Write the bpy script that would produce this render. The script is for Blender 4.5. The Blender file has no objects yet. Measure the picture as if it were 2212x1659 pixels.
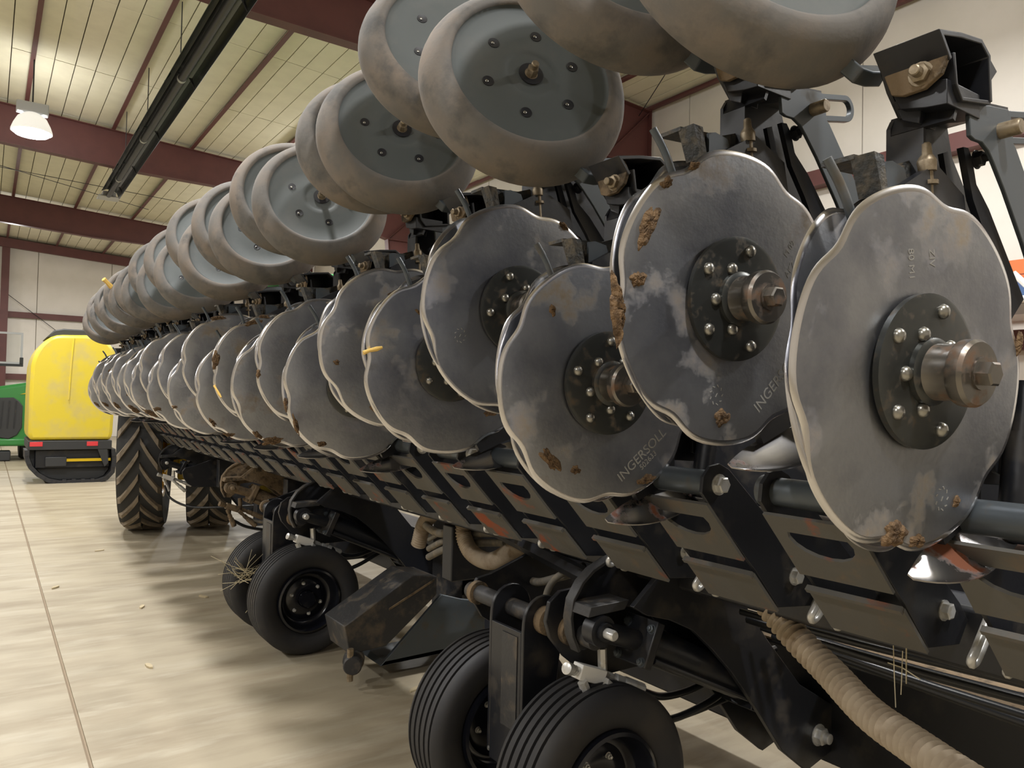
import bpy, bmesh, math, random
from mathutils import Vector, Matrix
PI = math.pi
random.seed(7)
SC = bpy.context.scene
C = SC.collection

# ------------------------------------------------------------------ camera, world, lights, exposure
cam_d = bpy.data.cameras.new('camera')
cam_d.sensor_fit = 'HORIZONTAL'
cam_d.sensor_width = 36.0
cam_d.lens = 36.0 * 1661.0 / 2212.0
cam_d.clip_start = 0.05
cam_d.clip_end = 200
cam = bpy.data.objects.new('camera', cam_d)
C.objects.link(cam)
_r = Vector((0.82470447, -0.56517629, 0.02093562))
_u = Vector((-0.0316683, -0.00918784, 0.9994562))
_f = Vector((0.56467659, 0.82491899, 0.02547542))
m = Matrix((_r, _u, -_f)).transposed().to_4x4()
m.translation = Vector((0, 0, 1.6))
cam.matrix_world = m
SC.camera = cam

w = bpy.data.worlds.new('hall_air')
SC.world = w
w.use_nodes = True
w.node_tree.nodes['Background'].inputs[0].default_value = (0.86, 0.92, 1.0, 1)
w.node_tree.nodes['Background'].inputs[1].default_value = 0.13

LAMP_Z = 5.93
LAMP_POWER = 125.0
LAMP_XY = [(x, y) for x in (-5.2, 0.5, 6.3) for y in (-1.6, 3.9, 9.5, 15.0, 21.0, 27.5) if (x, y) not in ((0.5, 21.0), (6.3, 9.5))]
LAMP_XY[LAMP_XY.index((0.5, 9.5))] = (0.5, 9.15)
for i, (lx, ly) in enumerate(LAMP_XY):
    ld = bpy.data.lights.new('high_bay_light', 'AREA')
    ld.shape = 'DISK'
    ld.size = 0.42
    ld.energy = LAMP_POWER
    ld.color = (1.0, 0.99, 0.975)
    lo = bpy.data.objects.new('high_bay_light', ld)
    lo.location = (lx, ly, LAMP_Z - 0.06)
    C.objects.link(lo)
    pd = bpy.data.lights.new('dome_uplight', 'POINT')      # the prismatic domes throw part of the light upwards
    pd.shadow_soft_size = 0.2
    pd.energy = LAMP_POWER * 0.42
    pd.color = (1.0, 0.99, 0.975)
    po = bpy.data.objects.new('dome_uplight', pd)
    po.location = (lx, ly + 0.32, LAMP_Z + 0.12)
    C.objects.link(po)

SC.view_settings.view_transform = 'Standard'
SC.view_settings.look = 'None'
SC.view_settings.gamma = 1.0
SC.view_settings.use_curve_mapping = False
SC.view_settings.exposure = 0.74
SC.cycles.use_denoising = True
SC.cycles.max_bounces = 7
SC.cycles.diffuse_bounces = 4
SC.cycles.glossy_bounces = 4
SC.cycles.sample_clamp_indirect = 6.0
SC.cycles.caustics_reflective = False
SC.cycles.caustics_refractive = False

# ------------------------------------------------------------------ materials
def mat(name, col, rough=0.5, metal=0.0, spec=0.5, col2=None, scale=6.0, lo=0.45, hi=0.62, detail=5.0, metal2=None, rough2=None,
        col3=None, scale3=3.0, lo3=0.55, hi3=0.7, bump=0.0, bscale=60.0, stretch=None, coat=0.0, emit=None, estr=0.0, rand=True):
    """Principled with up to two noise-driven patch layers (dust, rust, wear) and fine relief."""
    m = bpy.data.materials.new(name)
    m.use_nodes = True
    nt = m.node_tree
    N, L = nt.nodes, nt.links
    b = N['Principled BSDF']
    b.inputs['Base Color'].default_value = (*col, 1)
    b.inputs['Roughness'].default_value = rough
    b.inputs['Metallic'].default_value = metal
    b.inputs['Specular IOR Level'].default_value = spec
    b.inputs['Coat Weight'].default_value = coat
    b.inputs['Coat Roughness'].default_value = 0.15
    if emit:
        b.inputs['Emission Color'].default_value = (*emit, 1)
        b.inputs['Emission Strength'].default_value = estr
    if col2 or col3 or bump:
        tc = N.new('ShaderNodeTexCoord')
        oi = N.new('ShaderNodeObjectInfo')
        mp = N.new('ShaderNodeMapping')
        L.new(tc.outputs['Object'], mp.inputs['Vector'])
        if rand:
            mul = N.new('ShaderNodeMath'); mul.operation = 'MULTIPLY'; mul.inputs[1].default_value = 37.0
            L.new(oi.outputs['Random'], mul.inputs[0])
            cmb = N.new('ShaderNodeCombineXYZ')
            for k in range(3):
                L.new(mul.outputs[0], cmb.inputs[k])
            L.new(cmb.outputs[0], mp.inputs['Location'])
        if stretch:
            mp.inputs['Scale'].default_value = stretch
        cur = None
        def layer(prev, colx, sc, l, h, first):
            nz = N.new('ShaderNodeTexNoise')
            nz.inputs['Scale'].default_value = sc
            nz.inputs['Detail'].default_value = detail
            nz.inputs['Roughness'].default_value = 0.6
            L.new(mp.outputs[0], nz.inputs['Vector'])
            rp = N.new('ShaderNodeMapRange')
            rp.inputs['From Min'].default_value = l
            rp.inputs['From Max'].default_value = h
            L.new(nz.outputs['Fac'], rp.inputs['Value'])
            mx = N.new('ShaderNodeMix'); mx.data_type = 'RGBA'
            L.new(rp.outputs[0], mx.inputs['Factor'])
            if prev is None:
                mx.inputs['A'].default_value = (*col, 1)
            else:
                L.new(prev, mx.inputs['A'])
            mx.inputs['B'].default_value = (*colx, 1)
            if first:
                for key, v1, v2 in (('Metallic', metal, metal2), ('Roughness', rough, rough2)):
                    if v2 is not None:
                        q = N.new('ShaderNodeMapRange')
                        q.inputs['To Min'].default_value = v1
                        q.inputs['To Max'].default_value = v2
                        L.new(rp.outputs[0], q.inputs['Value'])
                        L.new(q.outputs[0], b.inputs[key])
            return mx.outputs['Result']
        if col2:
            cur = layer(cur, col2, scale, lo, hi, True)
        if col3:
            cur = layer(cur, col3, scale3, lo3, hi3, False)
        if cur is not None:
            L.new(cur, b.inputs['Base Color'])
        if bump:
            nb = N.new('ShaderNodeTexNoise')
            nb.inputs['Scale'].default_value = bscale
            nb.inputs['Detail'].default_value = 4
            L.new(mp.outputs[0], nb.inputs['Vector'])
            bp = N.new('ShaderNodeBump')
            bp.inputs['Strength'].default_value = bump
            bp.inputs['Distance'].default_value = 0.01
            L.new(nb.outputs['Fac'], bp.inputs['Height'])
            L.new(bp.outputs[0], b.inputs['Normal'])
    return m

M = {}
M['disc'] = mat('worn_disc_steel', (0.37, 0.38, 0.405), 0.38, 0.95, col2=(0.26, 0.215, 0.165), scale=6.0, lo=0.55, hi=0.66, detail=7, metal2=0.2, rough2=0.7,
                col3=(0.20, 0.21, 0.25), scale3=4.2, lo3=0.45, hi3=0.72, bump=0.05, bscale=90)
M['edge'] = mat('polished_disc_edge', (0.72, 0.71, 0.72), 0.22, 1.0)
M['hub'] = mat('dark_oiled_steel', (0.075, 0.078, 0.075), 0.33, 0.75, col2=(0.10, 0.075, 0.05), scale=30, lo=0.55, hi=0.7, metal2=0.2, rough2=0.6)
M['hubcap'] = mat('worn_hub_steel', (0.20, 0.185, 0.165), 0.3, 0.9, col2=(0.17, 0.10, 0.06), scale=22, lo=0.52, hi=0.66, metal2=0.2, rough2=0.6)
M['rivet'] = mat('rivet_steel', (0.34, 0.33, 0.30), 0.3, 0.9)
M['black'] = mat('black_machine_paint', (0.012, 0.013, 0.017), 0.38, 0.0, 0.5, col2=(0.05, 0.042, 0.033), scale=7, lo=0.55, hi=0.78, rough2=0.7, bump=0.04, bscale=50)
M['slate'] = mat('worn_slate_paint', (0.075, 0.088, 0.10), 0.42, 0.25, 0.5, col2=(0.10, 0.085, 0.065), scale=9, lo=0.56, hi=0.72, rough2=0.75)
M['dirt'] = mat('dirt_caked_steel', (0.035, 0.037, 0.038), 0.6, 0.0, col2=(0.15, 0.125, 0.09), scale=30, lo=0.44, hi=0.70, rough2=0.95, bump=0.6, bscale=70)
M['mud'] = mat('dried_mud', (0.21, 0.135, 0.075), 0.95, 0.0, 0.2, col2=(0.10, 0.065, 0.04), scale=60, lo=0.45, hi=0.6, bump=1.0, bscale=110)
M['dustblack'] = mat('dust_filmed_black_paint', (0.030, 0.030, 0.032), 0.5, 0.0, col2=(0.16, 0.125, 0.085), scale=9, lo=0.52, hi=0.80, rough2=0.9, bump=0.15, bscale=60)
M['dusty'] = mat('dust_coated_paint', (0.20, 0.145, 0.09), 0.85, 0.0, 0.3, col2=(0.05, 0.04, 0.03), scale=14, lo=0.5, hi=0.66, bump=0.5, bscale=80)
M['web'] = mat('scuffed_grey_plate', (0.11, 0.105, 0.095), 0.6, 0.15, 0.4, col2=(0.30, 0.075, 0.03), scale=5.5, lo=0.60, hi=0.68, col3=(0.15, 0.115, 0.085), scale3=14, lo3=0.55, hi3=0.72, bump=0.08, bscale=40)
M['scraper'] = mat('scoured_scraper_steel', (0.34, 0.33, 0.33), 0.25, 0.95, col2=(0.20, 0.07, 0.035), scale=9, lo=0.55, hi=0.62, metal2=0.1, rough2=0.6)
M['wheelrub'] = mat('dusty_grey_rubber', (0.155, 0.147, 0.138), 0.88, 0.0, 0.25, col2=(0.215, 0.18, 0.15), scale=6, lo=0.42, hi=0.68, col3=(0.10, 0.098, 0.096), scale3=9, lo3=0.52, hi3=0.72, bump=0.06, bscale=120)
M['wheelface'] = mat('grey_nylon_wheel', (0.088, 0.099, 0.099), 0.6, 0.0, 0.4, col2=(0.11, 0.114, 0.11), scale=7, lo=0.5, hi=0.75)
M['recess_shade'] = mat('painted_recess_shade', (0.008, 0.008, 0.012), 0.5)  # near-black colour that paints the shade inside holes and recesses
M['zinc'] = mat('zinc_plated_steel', (0.66, 0.66, 0.65), 0.3, 0.45, col2=(0.50, 0.47, 0.39), scale=30, lo=0.5, hi=0.7)
M['brass'] = mat('tarnished_bolt', (0.33, 0.27, 0.19), 0.45, 0.6, col2=(0.22, 0.17, 0.11), scale=40, lo=0.45, hi=0.6)
M['tyre'] = mat('black_tyre_rubber', (0.026, 0.026, 0.029), 0.62, 0.0, 0.4, col2=(0.045, 0.04, 0.036), scale=5, lo=0.5, hi=0.8)
M['rim'] = mat('gloss_black_rim', (0.008, 0.009, 0.014), 0.2, 0.0, 0.6)
M['hosetan'] = mat('dusty_tan_hose', (0.40, 0.33, 0.245), 0.7, 0.0, 0.4, col2=(0.27, 0.205, 0.14), scale=12, lo=0.45, hi=0.7)
M['hosegrey'] = mat('grey_dusty_hose', (0.16, 0.145, 0.12), 0.7, 0.0, 0.4, col2=(0.30, 0.25, 0.18), scale=15, lo=0.5, hi=0.7)
M['hose'] = mat('black_hydraulic_hose', (0.010, 0.011, 0.013), 0.32, 0.0, 0.5)
M['white'] = mat('white_printed_label', (0.80, 0.79, 0.76), 0.5)
M['print'] = mat('pale_print', (0.62, 0.64, 0.66), 0.5)
M['stamp'] = mat('stamped_bright_metal', (0.30, 0.29, 0.27), 0.5, 0.2)
M['redsteel'] = mat('red_oxide_frame_paint', (0.115, 0.042, 0.038), 0.55, 0.0, 0.4, col2=(0.095, 0.036, 0.033), scale=3, lo=0.4, hi=0.7)
M['ceil'] = mat('cream_insulation_facing', (0.70, 0.665, 0.515), 0.75, 0.0, 0.3, col2=(0.64, 0.605, 0.47), scale=2.5, lo=0.4, hi=0.7, bump=0.06, bscale=9)
M['seam'] = mat('dark_seam_backing', (0.20, 0.17, 0.12), 0.9)
M['wall'] = mat('white_liner_panel', (0.68, 0.64, 0.58), 0.6, 0.0, 0.4, col2=(0.63, 0.595, 0.53), scale=1.4, lo=0.4, hi=0.7, bump=0.05, bscale=6)
M['floor'] = mat('dusty_concrete', (0.37, 0.318, 0.228), 0.5, 0.0, 0.4, col2=(0.255, 0.208, 0.143), scale=1.6, lo=0.42, hi=0.72, detail=9, rough2=0.62,
                 col3=(0.425, 0.378, 0.288), scale3=2.6, lo3=0.52, hi3=0.7, bump=0.05, bscale=20, stretch=(0.55, 2.2, 1), rand=False)
M['joint'] = mat('joint_filler', (0.30, 0.235, 0.165), 0.9)
M['yellow'] = mat('yellow_moulded_plastic', (0.72, 0.565, 0.04), 0.42, 0.0, 0.5, col2=(0.62, 0.50, 0.13), scale=2.6, lo=0.46, hi=0.66)
M['yellowpaint'] = mat('yellow_machine_paint', (0.74, 0.50, 0.01), 0.35)
M['green'] = mat('green_machine_paint', (0.035, 0.22, 0.05), 0.35, coat=0.2)
M['brightgreen'] = mat('bright_green_paint', (0.06, 0.55, 0.12), 0.4)
M['charcoal'] = mat('charcoal_plastic', (0.030, 0.031, 0.033), 0.55)
M['reflector'] = mat('red_reflector', (0.70, 0.05, 0.06), 0.35)
M['lug'] = mat('dusty_tread_lug', (0.27, 0.225, 0.17), 0.9, 0.0, 0.2, col2=(0.17, 0.14, 0.11), scale=9, lo=0.45, hi=0.7)
M['treadbase'] = mat('tyre_tread_base', (0.035, 0.036, 0.038), 0.75)
M['greymetal'] = mat('grey_metal_frame', (0.46, 0.47, 0.48), 0.45, 0.3)
M['orange'] = mat('orange_rack_paint', (0.62, 0.14, 0.035), 0.5)
M['blue'] = mat('blue_plastic_tote', (0.10, 0.30, 0.72), 0.45)
M['lens'] = mat('lamp_lens', (1, 1, 1), 0.3, emit=(1.0, 0.99, 0.95), estr=14.0)
M['dome'] = mat('prismatic_lamp_dome', (0.80, 0.79, 0.75), 0.4, emit=(1.0, 0.97, 0.9), estr=0.35)
M['tube'] = mat('heater_tube_steel', (0.035, 0.037, 0.042), 0.42, 0.4)
M['reflin'] = mat('heater_reflector_aluminium', (0.10, 0.11, 0.115), 0.25, 0.9)
M['straw'] = mat('dry_straw', (0.56, 0.49, 0.33), 0.85)
M['husk'] = mat('yellow_husk', (0.72, 0.47, 0.12), 0.8)
M['wood'] = mat('dry_leaf_litter', (0.48, 0.40, 0.26), 0.9)
g = bpy.data.materials.new('clear_backboard'); g.use_nodes = True
gb = g.node_tree.nodes['Principled BSDF']
gb.inputs['Base Color'].default_value = (0.9, 0.93, 0.93, 1); gb.inputs['Roughness'].default_value = 0.05
gb.inputs['Transmission Weight'].default_value = 1.0; gb.inputs['IOR'].default_value = 1.02
M['glass'] = g

# ------------------------------------------------------------------ mesh builder
class MB:
    def __init__(self):
        self.v = []; self.f = []; self.mi = []
    def add(self, vs, fs, mi=0):
        o = len(self.v)
        self.v += [tuple(p) for p in vs]
        self.f += [tuple(i + o for i in f) for f in fs]
        self.mi += [mi] * len(fs)
        return self
    def box(self, c, s, rot=None, mi=0):
        hx, hy, hz = s[0] / 2, s[1] / 2, s[2] / 2
        vs = [Vector((x, y, z)) for x in (-hx, hx) for y in (-hy, hy) for z in (-hz, hz)]
        if rot is not None:
            vs = [rot @ p for p in vs]
        vs = [p + Vector(c) for p in vs]
        return self.add(vs, [(0, 1, 3, 2), (4, 6, 7, 5), (0, 4, 5, 1), (2, 3, 7, 6), (0, 2, 6, 4), (1, 5, 7, 3)], mi)
    def span(self, a, b, mi=0):
        return self.box([(a[i] + b[i]) / 2 for i in range(3)], [abs(b[i] - a[i]) for i in range(3)], mi=mi)
    def prism(self, pts, a, b, axis='Y', mi=0):
        """polygon (two other coordinates) extruded from a to b along axis"""
        n = len(pts)
        def P(p, t):
            return {'Y': (p[0], t, p[1]), 'X': (t, p[0], p[1]), 'Z': (p[0], p[1], t)}[axis]
        vs = [P(p, a) for p in pts] + [P(p, b) for p in pts]
        fs = [tuple(range(n)), tuple(range(2 * n - 1, n - 1, -1))] + [(i, i + n, (i + 1) % n + n, (i + 1) % n) for i in range(n)]
        return self.add(vs, fs, mi)
    def strip(self, path, th, a, b, axis='Y', mi=0):
        """bent sheet: polyline of thickness th extruded along axis"""
        n = len(path); out1 = []; out2 = []
        for i, p in enumerate(path):
            p = Vector(p)
            d0 = (p - Vector(path[i - 1])).normalized() if i > 0 else None
            d1 = (Vector(path[i + 1]) - p).normalized() if i < n - 1 else None
            d = ((d0 or d1) + (d1 or d0)).normalized()
            nn = Vector((-d.y, d.x))
            k = 1.0
            if d0 and d1:
                k = 1.0 / max(0.5, nn.dot(Vector((-d0.y, d0.x))))
            out1.append(p + nn * th / 2 * k); out2.append(p - nn * th / 2 * k)
        return self.prism([tuple(p) for p in out1] + [tuple(p) for p in reversed(out2)], a, b, axis, mi)
    def tube(self, path, r, seg=10, mi=0, caps=True):
        path = [Vector(p) for p in path]
        n = len(path); vs = []; fs = []
        up = Vector((0, 0, 1))
        prev = None
        for i, p in enumerate(path):
            d = (path[min(i + 1, n - 1)] - path[max(i - 1, 0)]).normalized()
            if prev is None:
                x = d.cross(up)
                if x.length < 1e-3:
                    x = d.cross(Vector((1, 0, 0)))
                x.normalize()
            else:
                x = (prev - d * prev.dot(d)).normalized()
            prev = x
            y = d.cross(x)
            rr = r[i] if isinstance(r, (list, tuple)) else r
            for k in range(seg):
                t = 2 * PI * k / seg
                vs.append(p + (x * math.cos(t) + y * math.sin(t)) * rr)
        for i in range(n - 1):
            for k in range(seg):
                fs.append((i * seg + k, i * seg + (k + 1) % seg, (i + 1) * seg + (k + 1) % seg, (i + 1) * seg + k))
        if caps:
            fs.append(tuple(range(seg - 1, -1, -1)))
            fs.append(tuple((n - 1) * seg + k for k in range(seg)))
        return self.add(vs, fs, mi)
    def lathe(self, prof, origin, n, seg=32, mi=0, caps=True):
        """prof: list of (radius, height along n)"""
        n = Vector(n).normalized(); o = Vector(origin)
        x = n.cross(Vector((0, 0, 1)))
        if x.length < 1e-3:
            x = Vector((1, 0, 0))
        x.normalize(); y = n.cross(x)
        vs = []; fs = []
        for (r, h) in prof:
            for k in range(seg):
                t = 2 * PI * k / seg
                vs.append(o + n * h + (x * math.cos(t) + y * math.sin(t)) * max(r, 1e-5))
        for i in range(len(prof) - 1):
            for k in range(seg):
                fs.append((i * seg + k, (i + 1) * seg + k, (i + 1) * seg + (k + 1) % seg, i * seg + (k + 1) % seg))
        if caps:
            fs.append(tuple(range(seg)))
            fs.append(tuple((len(prof) - 1) * seg + k for k in range(seg - 1, -1, -1)))
        mis = mi if isinstance(mi, (list, tuple)) else None
        if mis is None:
            return self.add(vs, fs, mi)
        o0 = len(self.v)
        self.v += [tuple(p) for p in vs]
        self.f += [tuple(i + o0 for i in f) for f in fs]
        for i in range(len(prof) - 1):
            self.mi += [mis[i]] * seg
        if caps:
            self.mi += [mis[0], mis[-1]]
        return self
    def hexbolt(self, p, d, r, h, shank=0.0, sr=None):
        d = Vector(d).normalized(); p = Vector(p)
        self.lathe([(r * 1.25, 0), (r * 1.25, h * .14)], p, d, 16)
        self.lathe([(r, h * .14), (r, h * .9), (r * .82, h)], p, d, 6)
        if shank:
            self.lathe([(sr or r * .55, h), (sr or r * .55, h + shank * .9), ((sr or r * .55) * .8, h + shank)], p, d, 12)
        return self
    def mesh(self, name, mats, smooth=35):
        me = bpy.data.meshes.new(name)
        me.from_pydata(self.v, [], self.f)
        for mm in (mats if isinstance(mats, (list, tuple)) else [mats]):
            me.materials.append(mm)
        me.polygons.foreach_set('material_index', self.mi)
        bm = bmesh.new(); bm.from_mesh(me)
        bmesh.ops.recalc_face_normals(bm, faces=bm.faces)
        bm.to_mesh(me); bm.free()
        if smooth:
            me.polygons.foreach_set('use_smooth', [True] * len(me.polygons))
            me.set_sharp_from_angle(angle=math.radians(smooth))
        me.update()
        return me
    def build(self, name, mats, parent=None, smooth=35, bevel=0.0, loc=None):
        o = bpy.data.objects.new(name, self.mesh(name, mats, smooth))
        C.objects.link(o)
        if parent is not None:
            o.parent = parent
        if loc is not None:
            o.location = loc
        if bevel:
            md = o.modifiers.new('bevel', 'BEVEL')
            md.width = bevel; md.segments = 2; md.limit_method = 'ANGLE'; md.angle_limit = math.radians(40)
            md.harden_normals = False
        return o

def tag(o, label, cat, group=None, kind=None):
    if label: o['label'] = label
    if cat: o['category'] = cat
    if group: o['group'] = group
    if kind: o['kind'] = kind
    return o
def thing(name, label, cat, loc=(0, 0, 0), group=None):
    o = bpy.data.objects.new(name, None)
    o.empty_display_size = 0.05
    C.objects.link(o); o.location = loc
    return tag(o, label, cat, group)
def struct(o):
    o['kind'] = 'structure'
    return o
def put(parent, src, name, loc=(0, 0, 0), rot=None):
    """a copy of an object, sharing its mesh"""
    o = src.copy(); o.name = name
    C.objects.link(o); o.parent = parent; o.location = loc
    if rot is not None: o.rotation_euler = rot
    return o
def text_mesh(cu, name, m_):
    """lettering as plain mesh geometry"""
    tmp = bpy.data.objects.new(name, cu)
    C.objects.link(tmp)
    bpy.context.view_layer.update()
    me = bpy.data.meshes.new_from_object(tmp.evaluated_get(bpy.context.evaluated_depsgraph_get()))
    bpy.data.objects.remove(tmp)
    me.materials.clear(); me.materials.append(m_)
    o = bpy.data.objects.new(name, me); C.objects.link(o)
    return o
def bez(pts, n=8):
    """smooth path through points (Catmull-Rom)"""
    P = [Vector(p) for p in pts]; P = [2 * P[0] - P[1]] + P + [2 * P[-1] - P[-2]]
    out = []
    for i in range(1, len(P) - 2):
        for k in range(n):
            t = k / n
            out.append(0.5 * ((2 * P[i]) + (P[i + 1] - P[i - 1]) * t + (2 * P[i - 1] - 5 * P[i] + 4 * P[i + 1] - P[i + 2]) * t * t + (-P[i - 1] + 3 * P[i] - 3 * P[i + 1] + P[i + 2]) * t ** 3))
    out.append(P[-2])
    return out

# ------------------------------------------------------------------ the hall
JX = 0.427
FL = struct(MB().span((-12.5, -9, -0.14), (9.6, 33.6, -0.012)).build('floor', M['joint'], smooth=0))
for a, b in ((-12.5, JX - 0.009), (JX + 0.009, 9.6)):
    MB().span((a, -9, -0.012), (b, 33.6, 0)).build('concrete_slab', M['floor'], FL, smooth=0)

def zc(x):            # underside of the roof purlins
    return 7.18 - 0.06 * x
tilt = Matrix.Rotation(math.atan(0.06), 3, 'Y')
CE = MB()
CE.add([(-12.5, -9, zc(-12.5) + .16), (9.5, -9, zc(9.5) + .16), (9.5, 33.6, zc(9.5) + .16), (-12.5, 33.6, zc(-12.5) + .16)], [(0, 1, 2, 3)])
CE.add([(-12.5, -9, zc(-12.5) + .26), (9.5, -9, zc(9.5) + .26), (9.5, 33.6, zc(9.5) + .26), (-12.5, 33.6, zc(-12.5) + .26)], [(3, 2, 1, 0)])
CE = struct(CE.build('ceiling', M['seam'], smooth=0))
SW = 1.524 / 5
me_cache = {}
def ceiling_panel(x0, y0, y1):
    L_ = round(y1 - y0, 3)
    if L_ not in me_cache:
        me_cache[L_] = MB().box((SW / 2, L_ / 2, 0.03), (SW - 0.014, L_ - 0.016, 0.03), None).build('ceiling_panel', M['ceil'], CE, smooth=0)
        o = me_cache[L_]
    else:
        o = me_cache[L_].copy(); o.name = 'ceiling_panel'; C.objects.link(o); o.parent = CE
    o.location = (x0, y0, zc(x0 + SW / 2) + 0.085 + random.uniform(-.004, .004))
    o.rotation_euler = (0, math.atan(0.06), 0)
PX = [0.483 + 1.524 * k for k in range(-8, 6)]
seamy = [6.77, 9.5, 12.235, 14.97, 17.7, 20.43, 23.17, 25.9]
def in_view_strip(x, y):
    # only where the roof can be seen past the machine
    return x > -2.6 and (x < 5.2 + (y < 12.3) * 4.2) if y > 9 else x > 5.0
far = MB()
n = 0
x = 0.483 - 1.524 * 8
strips = []
while x < 9.2:
    strips.append(x); x += SW
for x in strips:
    for y0, y1 in zip(seamy[:-1], seamy[1:]):
        if in_view_strip(x + .15, y0):
            ceiling_panel(x, y0, y1); n += 1
        else:
            far.box((x + SW / 2, (y0 + y1) / 2, zc(x + SW / 2) + .115), (SW - .014, y1 - y0 - .016, .03), tilt)
    for y0, y1 in ((-9, -3), (-3, 2), (2, 6.77), (25.9, 28.3), (28.3, 30.7), (30.7, 33.2)):
        far.box((x + SW / 2, (y0 + y1) / 2, zc(x + SW / 2) + .115), (SW - .014, y1 - y0 - .016, .03), tilt)
fp = far.build('ceiling_panel_field', M['ceil'], CE, smooth=0)
fp['kind'] = 'stuff'
pur = None
for px in PX + [9.17]:
    if pur is None:
        p_ = MB()
        p_.strip([(-.035, .02), (-.035, 0), (.03, 0), (.03, .17)], .006, -9, 33.4)
        pur = p_.build('roof_beam', M['redsteel'], smooth=0)
        o = pur
    else:
        o = pur.copy(); o.name = 'roof_beam'; C.objects.link(o)
    o.location = (px, 0, zc(px)); struct(o)
def rafter(y, first):
    r = MB()
    top = [(-12.4, zc(-12.4) - .0), (8.2, zc(8.2)), (9.2, zc(9.2))]
    bot = [(9.2, 5.66), (8.2, 5.66), (6.6, 6.08), (4.6, 6.26), (2.5, 6.28), (0, 6.42), (-12.4, 6.75)]
    r.prism(top + bot, y - .008, y + .008)
    def fl(path, w=.2):
        r.strip(path, .014, y - w / 2, y + w / 2)
    fl([(-12.4, zc(-12.4) - .01), (9.2, zc(9.2) - .01)])
    fl(list(reversed(bot[1:])))
    r.prism([(8.2, 5.66), (9.2, 5.66), (9.2, 0), (8.75, 0)], y - .008, y + .008)
    fl([(8.2, 5.66), (8.75, 0)]); fl([(9.2, zc(9.2)), (9.2, 0)]); fl([(8.2, 5.66), (9.2, 5.66)])
    fl([(8.2, 5.66), (9.16, zc(9.2) - .05)], .14)
    return struct(r.build('rafter_column', M['redsteel'], smooth=0))
for y in (1.3, 9.5, 17.7, 25.9):
    rafter(y, True)
# far end wall with its own rafter, posts, girts and liner panels
r = MB()
r.prism([(-12.4, zc(-12.4)), (9.2, zc(9.2)), (9.2, zc(9.2) - .32), (-12.4, zc(-12.4) - .32)], 32.86, 33.0)
struct(r.build('end_rafter_beam', M['redsteel'], smooth=0))
WF = struct(MB().span((-12.5, 33.3, 0), (9.5, 33.4, 8.2)).build('wall_far', M['seam'], smooth=0))
xs = [-12.5, -9.5, -6.5, -3.5, -1.2, 0.2, 1.47, 3.9, 6.4, 9.3]
for a, b in zip(xs[:-1], xs[1:]):
    for z0, z1 in ((0, 2.16), (2.17, 4.42), (4.43, zc(b) - .1)):
        MB().span((a + .01, 33.27, z0 + .01), (b - .01, 33.3, z1)).build('liner_panel', M['wall'], WF, smooth=0)
for z in (2.2, 4.45):
    struct(MB().strip([(33.24, z - .1), (33.12, z - .1), (33.12, z + .1), (33.24, z + .1)], .01, -12.4, 9.2, 'X').build('wall_beam', M['redsteel'], smooth=0))
for px in (-6.6, 0.46, 6.0):
    p_ = MB()
    p_.span((px - .12, 32.9, 0), (px + .12, 32.915, zc(px) - .3)); p_.span((px - .12, 33.1, 0), (px + .12, 33.115, zc(px) - .3)); p_.span((px - .006, 32.91, 0), (px + .006, 33.1, zc(px) - .3))
    struct(p_.build('end_wall_column', M['redsteel'], smooth=0))
# right-hand side wall
WR = struct(MB().span((9.34, -9, 0), (9.46, 33.4, 6.9)).build('wall_right', M['seam'], smooth=0))
ys = [-9, -5, -1, 2.6, 5.65, 8.65, 11.7, 14.7, 17.7, 21.8, 25.9, 29.5, 33.3]
for a, b in zip(ys[:-1], ys[1:]):
    MB().span((9.31, a + .008, .01), (9.34, b - .008, 6.72)).build('liner_panel', M['wall'], WR, smooth=0)
for z in (2.4, 4.72):
    struct(MB().strip([(9.30, z - .1), (9.12, z - .1), (9.12, z + .1), (9.30, z + .1)], .012, -9, 33.2).build('wall_beam', M['redsteel'], smooth=0))
# the sides of the hall behind the photographer, plain liner panels
struct(MB().span((-12.7, -9, 0), (-12.5, 33.4, 8.2)).build('wall_left', M['wall'], smooth=0))
struct(MB().span((-12.5, -9.2, 0), (9.5, -9, 8.2)).build('wall_back', M['wall'], smooth=0))

# bracing cables under the roof
def cable(a, b, label, r=.008):
    o = MB().tube([a, b], r, 6).build('brace_cable', M['tube'])
    tag(o, label, 'cable', 'roof bracing cables')
cable((7.2, 6.2, zc(7.2) - .03), (8.95, 9.45, 6.5), 'thin bracing cable running down to the near knee of the roof frame')
cable((-3, 21.2, 6.93), (4.6, 21.6, 6.7), 'long thin cable slung level across the second roof bay')
cable((-3, 19.6, 6.95), (3.6, 23.4, 6.8), 'thin cable crossing the second roof bay on a slant')
cable((0.5, 33.05, 5.2), (4.2, 33.05, 2.3), 'diagonal bracing cable on the far end wall above the yellow tank', .012)

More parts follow.
